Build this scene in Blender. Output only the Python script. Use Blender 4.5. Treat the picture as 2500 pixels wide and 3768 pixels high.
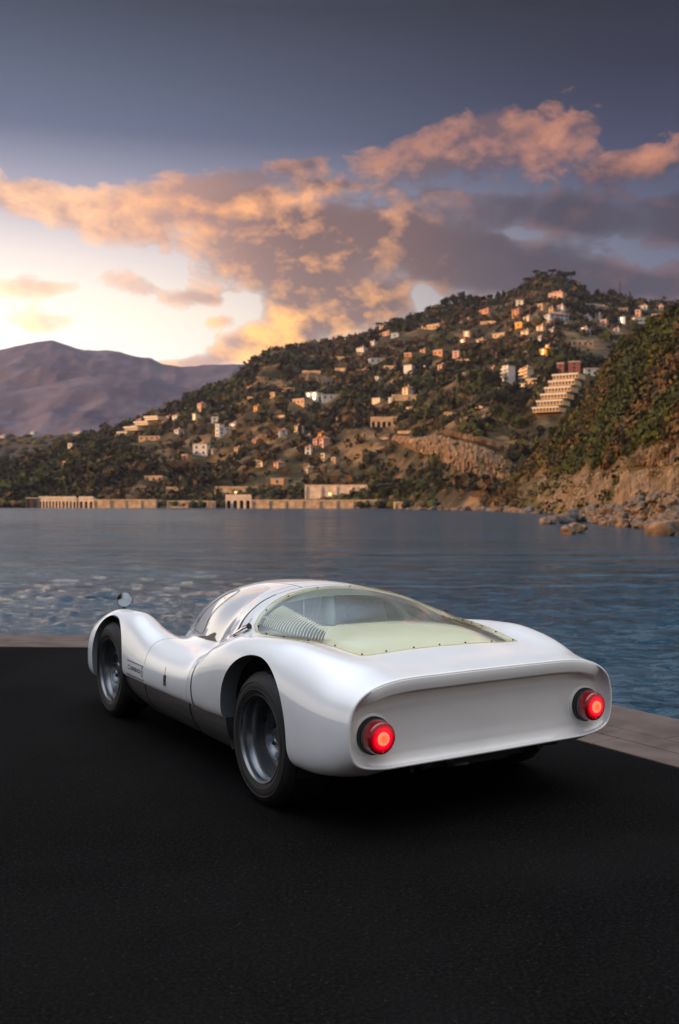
import bpy, bmesh, math, random
import numpy as np
from mathutils import Vector, Matrix
random.seed(7); RNG = np.random.default_rng(7)
SC = bpy.context.scene
for o in list(bpy.data.objects): bpy.data.objects.remove(o)

# ------------------------------------------------------------------ camera
EYE = 1.4286
cam_data = bpy.data.cameras.new('camera'); cam = bpy.data.objects.new('camera', cam_data)
SC.collection.objects.link(cam); SC.camera = cam
cam.location = (0, 0, EYE); cam.rotation_euler = (math.radians(90 - 0.4849), 0, 0)
cam_data.sensor_fit = 'VERTICAL'; cam_data.sensor_height = 36; cam_data.lens = 35
cam_data.clip_start = 0.05; cam_data.clip_end = 20000
cam_data.dof.use_dof = True; cam_data.dof.focus_distance = 4.75; cam_data.dof.aperture_fstop = 3.6

# ------------------------------------------------------------------ light
SUN_AZ, SUN_EL = -110.0, 8.0          # degrees, azimuth measured from +Y towards +X
saz, sel = math.radians(SUN_AZ), math.radians(SUN_EL)
SUN_DIR = Vector((math.sin(saz)*math.cos(sel), math.cos(saz)*math.cos(sel), math.sin(sel)))
sl = bpy.data.lights.new('sun', 'SUN'); sl.energy = 5.0; sl.angle = math.radians(0.7); sl.color = (1.0, 0.54, 0.24)
sun = bpy.data.objects.new('sun', sl); SC.collection.objects.link(sun)
sun.rotation_euler = (-SUN_DIR).to_track_quat('-Z', 'Y').to_euler()
SC.view_settings.view_transform = 'Standard'; SC.view_settings.look = 'None'
SC.view_settings.exposure = 0.5; SC.view_settings.gamma = 1; SC.view_settings.use_curve_mapping = False
SC.cycles.max_bounces = 8; SC.cycles.transparent_max_bounces = 12; SC.cycles.volume_bounces = 0
SC.cycles.use_denoising = True

def lin(r, g, b):
    f = lambda c: (c/255/12.92) if c/255 <= 0.04045 else ((c/255+0.055)/1.055)**2.4
    return (f(r), f(g), f(b), 1.0)

class NT_:
    """tiny helper to write node maths"""
    def __init__(s, tree): s.t = tree
    def n(s, kind, **kw):
        nd = s.t.nodes.new(kind)
        for k, v in kw.items(): setattr(nd, k, v)
        return nd
    def put(s, sock, v):
        if hasattr(v, 'is_output'): s.t.links.new(v, sock)
        else:
            try: sock.default_value = v
            except Exception: sock.default_value = tuple(v)[:3]
    def m(s, op, a, b=None, c=None, clamp=False):
        nd = s.n('ShaderNodeMath', operation=op); nd.use_clamp = clamp
        s.put(nd.inputs[0], a)
        if b is not None: s.put(nd.inputs[1], b)
        if c is not None: s.put(nd.inputs[2], c)
        return nd.outputs[0]
    def sm(s, v, lo, hi, a=0.0, b=1.0):
        nd = s.n('ShaderNodeMapRange', interpolation_type='SMOOTHSTEP')
        for i, x in enumerate((v, lo, hi, a, b)): s.put(nd.inputs[i], x)
        return nd.outputs[0]
    def mix(s, f, a, b, blend='MIX'):
        nd = s.n('ShaderNodeMix', data_type='RGBA', blend_type=blend)
        s.put(nd.inputs[0], f); s.put(nd.inputs[6], a); s.put(nd.inputs[7], b)
        return nd.outputs[2]
    def noise(s, vec, scale, detail=4, rough=0.5, dist=0.0, dim='3D'):
        nd = s.n('ShaderNodeTexNoise', noise_dimensions=dim)
        s.put(nd.inputs['Vector'], vec); s.put(nd.inputs['Scale'], scale); s.put(nd.inputs['Detail'], detail)
        s.put(nd.inputs['Roughness'], rough); s.put(nd.inputs['Distortion'], dist)
        return nd.outputs['Fac']
    def ramp(s, f, stops, interp='EASE'):
        nd = s.n('ShaderNodeValToRGB'); s.put(nd.inputs[0], f); r = nd.color_ramp; r.interpolation = interp
        while len(r.elements) < len(stops): r.elements.new(0.5)
        for e, (p, c) in zip(r.elements, stops): e.position = p; e.color = c
        return nd.outputs[0]

# ------------------------------------------------------------------ sky (world)
world = bpy.data.worlds.new('World'); SC.world = world; world.use_nodes = True
wt = world.node_tree; wt.nodes.clear(); W = NT_(wt)
tc = W.n('ShaderNodeTexCoord').outputs['Generated']
sx = W.n('ShaderNodeSeparateXYZ'); wt.links.new(tc, sx.inputs[0]); dx, dy, dz = sx.outputs
R2D = 180/math.pi
az = W.m('MULTIPLY', W.m('ARCTAN2', dx, dy), R2D)
el = W.m('MULTIPLY', W.m('ARCSINE', dz), R2D)
el01 = W.m('DIVIDE', el, 90.0, clamp=True)
def er(stops): return [(e/90.0, lin(*c)) for e, c in stops]
rampL = W.ramp(el01, er([(0,(255,238,214)),(7.5,(255,250,240)),(10.5,(255,240,222)),(13.5,(224,212,208)),(16.5,(164,162,178)),(20,(96,106,130)),(26.5,(54,64,78)),(29.5,(96,112,140)),(33,(150,174,206)),(41,(178,200,226)),(50,(196,204,224)),(60,(222,226,234)),(90,(236,236,238))]), 'LINEAR')
rampR = W.ramp(el01, er([(0,(146,134,136)),(6,(120,118,130)),(13.5,(88,96,118)),(18.5,(58,65,90)),(22.7,(36,43,62)),(27,(22,28,41)),(29.5,(52,70,98)),(33,(112,140,176)),(41,(162,188,218)),(50,(194,202,222)),(60,(222,226,234)),(90,(236,236,238))]), 'LINEAR')
rampB = W.ramp(el01, er([(0,(128,114,102)),(8,(134,124,116)),(20,(138,134,132)),(45,(184,184,188)),(90,(236,236,238))]), 'LINEAR')
daz = W.m('ABSOLUTE', W.m('SUBTRACT', az, -60.0))
daz = W.m('MINIMUM', daz, W.m('SUBTRACT', 360.0, daz))
sky = W.mix(W.sm(daz, 38.0, 82.0), rampL, rampR)
sky = W.mix(W.sm(daz, 95.0, 150.0), sky, rampB)
# clouds: soft patches where the real ones drift, broken up by fractal noise
def px_dir(x, y):   # photo position (1568 px wide) -> azimuth, elevation in degrees
    X = (x*1.5944-1250)/3663; Z = (1853-y*1.5944)/3663
    return math.degrees(math.atan(X)), math.degrees(math.atan2(Z, math.hypot(1, X)))
K = math.degrees(1.5944/3663)
blobs = [(480,468,225,40,9,1.3),(335,508,105,36,10,.85),(625,560,170,64,-10,1.2),(850,560,220,62,-5,1.25),(700,650,190,66,-12,1.2),(820,720,210,46,8,1.1),
 (600,800,120,34,14,1.1),(1060,580,190,62,-6,1.2),(1270,630,240,38,-6,1.15),(1460,668,150,28,-4,1.0),(1090,338,185,44,18,.95),(1235,335,150,42,8,.90),
 (1470,366,135,32,8,.85),(960,370,130,26,8,.8),(1290,490,210,44,-8,1.1),(1560,520,70,52,-20,1.0),(110,462,190,36,-6,1.15),(80,662,95,24,6,.66),
 (325,655,80,26,-14,.66),(85,735,90,22,-3,.72),(450,692,70,20,0,.6),(440,838,130,15,2,.9),(700,392,75,11,8,.7),(785,438,60,10,0,.65),(500,750,40,14,0,.5)]
holes = [(985,680,46,44,0,.95),(905,612,60,34,0,.75),(415,515,50,18,10,.7),(745,690,40,22,20,.45),(560,450,90,12,6,.5),(1180,540,110,14,-4,.45)]
wx = W.n('ShaderNodeVectorMath', operation='MULTIPLY'); wt.links.new(tc, wx.inputs[0]); wx.inputs[1].default_value = (1, 1, 1.55)
cvec = wx.outputs[0]
warp = W.noise(cvec, 9.0, 3, 0.5); warp2 = W.noise(cvec, 8.0, 3, 0.55, 0.0)
azw = W.m('ADD', az, W.m('MULTIPLY', W.m('SUBTRACT', warp, 0.5), 3.6))
elw = W.m('ADD', el, W.m('MULTIPLY', W.m('SUBTRACT', warp2, 0.5), 2.0))
def field(lst):
    acc = None
    for (x, y, a, b, rot, amp) in lst:
        A, E = px_dir(x, y); c, s = math.cos(math.radians(rot)), math.sin(math.radians(rot))
        u = W.m('SUBTRACT', azw, A); v = W.m('SUBTRACT', elw, E)
        p = W.m('DIVIDE', W.m('ADD', W.m('MULTIPLY', u, c), W.m('MULTIPLY', v, s)), a*K*0.97)
        q = W.m('DIVIDE', W.m('SUBTRACT', W.m('MULTIPLY', v, c), W.m('MULTIPLY', u, s)), b*K*0.97)
        r2 = W.m('ADD', W.m('MULTIPLY', p, p), W.m('MULTIPLY', q, q))
        g = W.m('MULTIPLY', W.m('EXPONENT', W.m('MULTIPLY', r2, -1.0)), amp)
        acc = g if acc is None else W.m('ADD', acc, g)
    return acc
M = W.m('SUBTRACT', W.m('MINIMUM', field(blobs), 1.3), field(holes)); M = W.m('SUBTRACT', M, W.sm(M, 0.12, 0.0, 0.0, 0.6))
n1 = W.noise(cvec, 21.0, 10, 0.63, 0.3)
off = W.n('ShaderNodeVectorMath', operation='ADD'); wt.links.new(cvec, off.inputs[0]); off.inputs[1].default_value = (-0.014, 0.0, -0.016)
n2 = W.noise(off.outputs[0], 21.0, 10, 0.63, 0.3)
puff = W.noise(cvec, 10.0, 4, 0.5, 0.15); puff = W.m('SUBTRACT', 1.0, W.m('ABSOLUTE', W.m('SUBTRACT', W.m('MULTIPLY', puff, 2.0), 1.0)))
off2 = W.n('ShaderNodeVectorMath', operation='ADD'); wt.links.new(cvec, off2.inputs[0]); off2.inputs[1].default_value = (-0.020, 0.0, 0.024)
puff2 = W.noise(off2.outputs[0], 10.0, 4, 0.5, 0.15); puff2 = W.m('SUBTRACT', 1.0, W.m('ABSOLUTE', W.m('SUBTRACT', W.m('MULTIPLY', puff2, 2.0), 1.0)))
dens_raw = W.m('ADD', W.m('ADD', M, W.m('MULTIPLY', W.m('SUBTRACT', puff, 0.72), 0.55)), W.m('MULTIPLY', W.m('SUBTRACT', n1, 0.5), 1.75))
dens = W.m('SUBTRACT', 1.0, W.m('EXPONENT', W.m('MULTIPLY', W.m('MAXIMUM', W.m('SUBTRACT', dens_raw, 0.30), 0.0), -4.6)))
# away from the view the same broken cloud goes on thinly
thin = W.sm(W.noise(cvec, 2.6, 6, 0.6, 0.4), 0.56, 0.74)
thin = W.m('MULTIPLY', W.m('MULTIPLY', thin, W.sm(daz, 92.0, 115.0)), 0.7)
relief = W.m('ADD', W.m('MULTIPLY', W.m('SUBTRACT', n1, n2), 2.2), W.m('MULTIPLY', W.m('SUBTRACT', puff, puff2), 2.3))
relief = W.m('MULTIPLY', relief, W.m('SUBTRACT', 1.0, W.m('MULTIPLY', W.sm(az, 1.0, 9.0), W.sm(el, 18.5, 16.5, 0.0, 0.8))))
lowl = W.sm(el, 17.0, 8.5)
upc = W.sm(el, 17.6, 19.6)                                   # the high cloud on the right
base = W.m('ADD', W.m('ADD', W.sm(az, -15.0, -4.0, 0.46, 0.0), W.sm(az, -2.0, 9.0, 0.14, 0.05)), W.m('MULTIPLY', W.m('MULTIPLY', W.sm(el, 13.5, 7.5), W.sm(az, 5.0, -4.0)), 0.62))
base = W.m('SUBTRACT', base, W.m('MULTIPLY', W.m('MULTIPLY', W.sm(az, -9.0, -1.0), W.sm(el, 10.5, 14.0)), W.sm(el, 18.6, 17.0, 0.0, 0.10)))
base = W.m('ADD', W.m('MULTIPLY', base, W.m('SUBTRACT', 1.0, upc)), W.m('MULTIPLY', upc, 0.46))
base = W.m('SUBTRACT', base, W.m('MULTIPLY', W.sm(az, -5.0, -9.0), W.sm(el, 14.0, 12.5, 0.0, 0.50)))
edge = W.sm(dens_raw, 1.15, 0.45, 0.0, 0.16)
lit = W.m('ADD', W.m('ADD', base, edge), W.m('SUBTRACT', relief, 0.05), clamp=True)
ccol_l = W.mix(W.sm(el, 17.0, 8.0), lin(240,168,116), lin(255,180,96))
ccol_l = W.mix(W.sm(az, -7.0, -16.0, 0.0, 0.75), ccol_l, lin(246,196,158))
ccol_l = W.mix(W.sm(az, 1.0, 12.0, 0.0, 0.9), ccol_l, lin(184,122,96))
ccol_l = W.mix(upc, ccol_l, lin(206,138,104))
ccol_s = W.mix(W.sm(az, -13.0, -1.0), lin(182,142,130), lin(112,88,86)); ccol_s = W.mix(W.sm(az, 0.0, 12.0), ccol_s, lin(66,63,77))
ccol_s = W.mix(upc, ccol_s, lin(110,86,90))
ccol = W.mix(lit, ccol_s, ccol_l)
cg = W.n('ShaderNodeVectorMath', operation='SCALE'); wt.links.new(ccol, cg.inputs[0]); wt.links.new(W.m('ADD', 1.0, W.m('MULTIPLY', lowl, W.sm(az, 8.0, -10.0, 0.0, 0.35))), cg.inputs['Scale'])
sky = W.mix(W.m('MULTIPLY', dens, W.sm(el, 17.6, 19.6, 0.98, 0.74)), sky, cg.outputs[0])
sky = W.mix(thin, sky, lin(214,198,200))
# the glow of the sun just outside the left edge of the view
gu = W.m('DIVIDE', W.m('SUBTRACT', az, -44.0), 30.0); gv = W.m('DIVIDE', W.m('SUBTRACT', el, 7.5), 6.5)
glow = W.m('EXPONENT', W.m('MULTIPLY', W.m('ADD', W.m('MULTIPLY', gu, gu), W.m('MULTIPLY', gv, gv)), -1.0))
glow = W.m('MULTIPLY', glow, W.sm(el, -2.0, 2.0))
gl = W.n('ShaderNodeMix', data_type='RGBA', blend_type='ADD'); W.put(gl.inputs[0], glow); W.put(gl.inputs[6], sky); W.put(gl.inputs[7], (0.50, 0.40, 0.28, 1))
sky = gl.outputs[2]
sky = W.mix(W.sm(el, -0.6, -6.0), sky, lin(70,72,84))
gain = W.m('ADD', 1.0, W.m('MULTIPLY', W.sm(el, 30.0, 60.0), 1.5))
vm = W.n('ShaderNodeVectorMath', operation='SCALE'); wt.links.new(sky, vm.inputs[0]); wt.links.new(gain, vm.inputs['Scale'])
bg = W.n('ShaderNodeBackground'); W.put(bg.inputs[0], vm.outputs[0]); bg.inputs[1].default_value = 0.88
wo = W.n('ShaderNodeOutputWorld'); wt.links.new(bg.outputs[0], wo.inputs[0])

# ------------------------------------------------------------------ mesh + object helpers
COL = SC.collection
def mesh_obj(name, V, F, mat=None, parent=None, smooth=False, mats=None, midx=None, kind=None):
    me = bpy.data.meshes.new(name)
    me.from_pydata([tuple(map(float, v)) for v in V], [], [tuple(map(int, f)) for f in F])
    for m in (mats or ([mat] if mat else [])): me.materials.append(m)
    if midx is not None: me.polygons.foreach_set('material_index', np.asarray(midx, np.int32))
    if smooth: me.polygons.foreach_set('use_smooth', np.ones(len(me.polygons), bool))
    me.update()
    o = bpy.data.objects.new(name, me); COL.objects.link(o)
    if parent is not None: o.parent = parent
    if kind: o['kind'] = kind
    return o
def fast_mesh(name, V, F, mats, midx=None, parent=None, smooth=False, kind=None):
    """V (n,3) float, F (m,k) int, all faces the same size"""
    V = np.asarray(V, np.float32); F = np.asarray(F, np.int32); k = F.shape[1]
    me = bpy.data.meshes.new(name); me.vertices.add(len(V)); me.vertices.foreach_set('co', V.ravel())
    me.loops.add(F.size); me.loops.foreach_set('vertex_index', F.ravel())
    me.polygons.add(len(F)); me.polygons.foreach_set('loop_start', np.arange(0, F.size, k, dtype=np.int32))
    me.polygons.foreach_set('loop_total', np.full(len(F), k, np.int32))
    for m in mats: me.materials.append(m)
    if midx is not None: me.polygons.foreach_set('material_index', np.asarray(midx, np.int32))
    if smooth: me.polygons.foreach_set('use_smooth', np.ones(len(F), bool))
    me.update(calc_edges=True); me.validate()
    o = bpy.data.objects.new(name, me); COL.objects.link(o)
    if parent is not None: o.parent = parent
    if kind: o['kind'] = kind
    return o
def tag(o, label, cat, group=None):
    o['label'] = label; o['category'] = cat
    if group: o['group'] = group
    return o
def empty(name, loc=(0,0,0), rz=0.0, label=None, cat=None, group=None, kind=None):
    o = bpy.data.objects.new(name, None); COL.objects.link(o); o.location = loc; o.rotation_euler = (0,0,rz); o.empty_display_size = .1
    if label: tag(o, label, cat, group)
    if kind: o['kind'] = kind
    return o
class MB:
    """collects shapes into one mesh"""
    def __init__(s): s.v = []; s.f = []
    def add(s, V, F):
        b = len(s.v); s.v += [tuple(map(float, v)) for v in V]; s.f += [tuple(int(i)+b for i in f) for f in F]; return s
    def box(s, c, d, rz=0.0, R=None):
        P = [(x*d[0]/2, y*d[1]/2, z*d[2]/2) for x in (-1,1) for y in (-1,1) for z in (-1,1)]
        if R is not None: P = [tuple(R @ Vector(p)) for p in P]
        cs, sn = math.cos(rz), math.sin(rz)
        P = [(c[0]+p[0]*cs-p[1]*sn, c[1]+p[0]*sn+p[1]*cs, c[2]+p[2]) for p in P]
        return s.add(P, [(0,1,3,2),(4,6,7,5),(0,4,5,1),(2,3,7,6),(0,2,6,4),(1,5,7,3)])
    def tube(s, pts, r, n=8, cap=True):
        pts = [Vector(p) for p in pts]; rr = r if hasattr(r, '__len__') else [r]*len(pts); V = []
        for i, p in enumerate(pts):
            d = (pts[min(i+1, len(pts)-1)]-pts[max(i-1, 0)]).normalized()
            a = d.orthogonal().normalized() if i == 0 else (a - d*a.dot(d)).normalized()
            b = d.cross(a)
            V += [tuple(p+(a*math.cos(t)+b*math.sin(t))*rr[i]) for t in [2*math.pi*k/n for k in range(n)]]
        F = [(i*n+k, i*n+(k+1) % n, (i+1)*n+(k+1) % n, (i+1)*n+k) for i in range(len(pts)-1) for k in range(n)]
        if cap: F += [tuple(range(n))[::-1], tuple((len(pts)-1)*n+k for k in range(n))]
        return s.add(V, F)
    def lathe(s, prof, c=(0,0,0), axis='y', n=64, cap0=False, cap1=False, rfun=None):
        """prof: (r, a) pairs; a runs along the axis"""
        V = []
        for (r, a) in prof:
            for k in range(n):
                t = 2*math.pi*k/n; rr = r if rfun is None else rfun(r, a, t)
                u, w = rr*math.cos(t), rr*math.sin(t)
                p = {'y': (u, a, w), 'x': (a, u, w), 'z': (u, w, a)}[axis]
                V.append((c[0]+p[0], c[1]+p[1], c[2]+p[2]))
        m = len(prof)
        F = [(i*n+k, i*n+(k+1) % n, (i+1)*n+(k+1) % n, (i+1)*n+k) for i in range(m-1) for k in range(n)]
        if cap0: F.append(tuple(range(n)))
        if cap1: F.append(tuple((m-1)*n+k for k in range(n)))
        return s.add(V, F)
    def build(s, name, mat, parent=None, smooth=False, kind=None):
        o = mesh_obj(name, s.v, s.f, mat, parent, smooth, kind=kind)
        bm = bmesh.new(); bm.from_mesh(o.data); bmesh.ops.recalc_face_normals(bm, faces=bm.faces); bm.to_mesh(o.data); bm.free()
        if smooth:
            try: o.data.set_sharp_from_angle(angle=math.radians(38))
            except Exception: pass
        return o

# ------------------------------------------------------------------ materials
def pmat(name, base=(.5,.5,.5), rough=.5, metal=0.0, coat=0.0, coat_r=.03, spec=.5, **kw):
    m = bpy.data.materials.new(name); m.use_nodes = True; t = m.node_tree
    b = t.nodes['Principled BSDF']; b.inputs['Base Color'].default_value = (*base[:3], 1)
    b.inputs['Roughness'].default_value = rough; b.inputs['Metallic'].default_value = metal
    b.inputs['Coat Weight'].default_value = coat; b.inputs['Coat Roughness'].default_value = coat_r
    b.inputs['Specular IOR Level'].default_value = spec
    for k, v in kw.items(): b.inputs[k.replace('_', ' ')].default_value = v
    return m
def vary(m, c1, c2, scale=5, detail=4, bump=0.0, bscale=None, bdist=.01, rough_var=0.0, lo=.35, hi=.65, stretch=(1,1,1)):
    """mottled base colour and fine relief, in object space"""
    t = m.node_tree; n = NT_(t); b = t.nodes['Principled BSDF']
    co = n.n('ShaderNodeTexCoord').outputs['Object']
    mp = n.n('ShaderNodeVectorMath', operation='MULTIPLY'); t.links.new(co, mp.inputs[0]); mp.inputs[1].default_value = stretch
    f = n.noise(mp.outputs[0], scale, detail, .6)
    t.links.new(n.mix(n.sm(f, lo, hi), (*c1[:3],1), (*c2[:3],1)), b.inputs['Base Color'])
    if rough_var:
        r0 = b.inputs['Roughness'].default_value
        t.links.new(n.m('ADD', n.m('MULTIPLY', n.m('SUBTRACT', f, .5), rough_var*2), r0, clamp=True), b.inputs['Roughness'])
    if bump:
        bn = n.n('ShaderNodeBump'); bn.inputs['Strength'].default_value = bump; bn.inputs['Distance'].default_value = bdist
        t.links.new(n.noise(mp.outputs[0], bscale or scale*4, 5, .6), bn.inputs['Height']); t.links.new(bn.outputs[0], b.inputs['Normal'])
    return m
M_ = {}
M_['white'] = vary(pmat('white_paint', (.86,.86,.85), .5, coat=1.0, coat_r=.018, spec=.0, Coat_IOR=1.85), (.80,.79,.762), (.83,.82,.79), 3, 3)
M_['white_shaded'] = pmat('arch_return_shaded', (.16,.19,.20), .6)  # white arch returns with their shade put into the colour
M_['alu'] = vary(pmat('brushed_aluminium', (.42,.40,.38), .34, .9), (.36,.345,.33), (.46,.44,.42), 3, 5, stretch=(1,30,30), rough_var=.1)
M_['dark'] = pmat('dark_interior', (.010,.011,.012), .7)
M_['liner'] = vary(pmat('wheel_well_liner', (.03,.035,.04), .7), (.02,.024,.027), (.045,.052,.056), 12, 4)
M_['rubber'] = vary(pmat('tyre_rubber', (.006,.0056,.0053), .62), (.0035,.0034,.0032), (.010,.009,.008), 9, 5, bump=.15, bscale=60, bdist=.002, rough_var=.12)
M_['rim'] = vary(pmat('wheel_enamel', (.16,.17,.18), .28, .75, coat=.3), (.15,.16,.17), (.18,.185,.19), 5, 3, rough_var=.03)
M_['chrome'] = pmat('chrome', (.75,.76,.78), .12, 1.0)
M_['black'] = pmat('black_rubber', (.012,.012,.013), .45)
M_['decal'] = pmat('black_decal', (.015,.015,.018), .4)
M_['red_decal'] = pmat('red_decal', (.45,.03,.05), .4)
M_['brass'] = pmat('brass', (.6,.45,.2), .3, 1.0)
M_['amber'] = pmat('amber_edge', (.50,.36,.08), .25, coat=.5)
M_['cream'] = pmat('cream_louvre', (.80,.79,.66), .30, coat=.6)
M_['deck'] = vary(pmat('inner_deck', (.80,.81,.72), .45), (.82,.83,.76), (.88,.88,.81), 2.5, 3)
M_['teal'] = pmat('bulkhead_enamel', (.10,.15,.17), .45, coat=.3)
M_['seat'] = pmat('seat_cloth', (.03,.03,.035), .8)
M_['cabin'] = pmat('cabin_white', (.66,.67,.66), .5)
def plexi(name, tint, gloss=.2, body=.0, bodycol=(.8,.8,.7), rough=.02):
    m = bpy.data.materials.new(name); m.use_nodes = True; t = m.node_tree; t.nodes.clear(); n = NT_(t)
    tr = n.n('ShaderNodeBsdfTransparent'); tr.inputs[0].default_value = (*tint, 1)
    gl = n.n('ShaderNodeBsdfGlossy'); gl.inputs['Roughness'].default_value = rough; gl.inputs[0].default_value = (1,1,1,1)
    df = n.n('ShaderNodeBsdfDiffuse'); df.inputs[0].default_value = (*bodycol, 1)
    lw = n.n('ShaderNodeFresnel'); lw.inputs[0].default_value = 1.5
    a = n.n('ShaderNodeMixShader'); a.inputs[0].default_value = body; t.links.new(tr.outputs[0], a.inputs[1]); t.links.new(df.outputs[0], a.inputs[2])
    f = n.m('ADD', n.m('MULTIPLY', lw.outputs[0], 1.0), gloss, clamp=True)
    b = n.n('ShaderNodeMixShader'); t.links.new(f, b.inputs[0]); t.links.new(a.outputs[0], b.inputs[1]); t.links.new(gl.outputs[0], b.inputs[2])
    o = n.n('ShaderNodeOutputMaterial'); t.links.new(b.outputs[0], o.inputs[0]); return m
M_['plexi_yellow'] = plexi('yellow_plexiglass', (.98,.99,.88), .03, .12, (.93,.94,.72), .015)
M_['plexi_door'] = plexi('door_plexiglass', (.93,.94,.93), .16, .70, (.88,.87,.84), .05)
M_['plexi_front'] = plexi('windscreen_glass', (.92,.94,.94), .10, .42, (.84,.85,.86))
def lens_mat():
    m = pmat('red_lens', (.30,.004,.008), .12, coat=1.0); t = m.node_tree; n = NT_(t); b = t.nodes['Principled BSDF']
    co = n.n('ShaderNodeTexCoord').outputs['Object']; s = n.n('ShaderNodeSeparateXYZ'); t.links.new(co, s.inputs[0])
    r = n.m('SQRT', n.m('ADD', n.m('POWER', s.outputs[1], 2.0), n.m('POWER', s.outputs[2], 2.0)))
    ang = n.m('ARCTAN2', s.outputs[1], s.outputs[2])
    ribs = n.m('ADD', 1.0, n.m('MULTIPLY', n.m('SINE', n.m('MULTIPLY', ang, 48.0)), .22))
    g = n.m('MULTIPLY', n.m('POWER', n.sm(r, .068, .020), 1.5), n.sm(s.outputs[0], -.022, -.048))
    t.links.new(n.mix(n.sm(r, .040, .016), (1.0,.0,.018,1), (1.0,.035,.03,1)), b.inputs['Emission Color'])
    t.links.new(n.m('MULTIPLY', n.m('MULTIPLY', g, ribs), 1.7), b.inputs['Emission Strength']); return m
M_['lens'] = lens_mat()
M_['bulb'] = pmat('lit_bulb_cap', (.6,.08,.04), .2, coat=1.0); _b = M_['bulb'].node_tree.nodes['Principled BSDF']
_b.inputs['Emission Color'].default_value = (1,.13,.085,1); _b.inputs['Emission Strength'].default_value = 1.05

_t = M_['bulb'].node_tree; _n = NT_(_t); _s = _n.n('ShaderNodeSeparateXYZ'); _t.links.new(_n.n('ShaderNodeTexCoord').outputs['Object'], _s.inputs[0])
_r = _n.m('SQRT', _n.m('ADD', _n.m('POWER', _s.outputs[1], 2.0), _n.m('POWER', _s.outputs[2], 2.0)))
_t.links.new(_n.m('ADD', .72, _n.m('MULTIPLY', _n.sm(_r, .010, .025), .6)), _b.inputs['Emission Strength']); _b.inputs['Emission Color'].default_value = (1,.15,.065,1)

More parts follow.
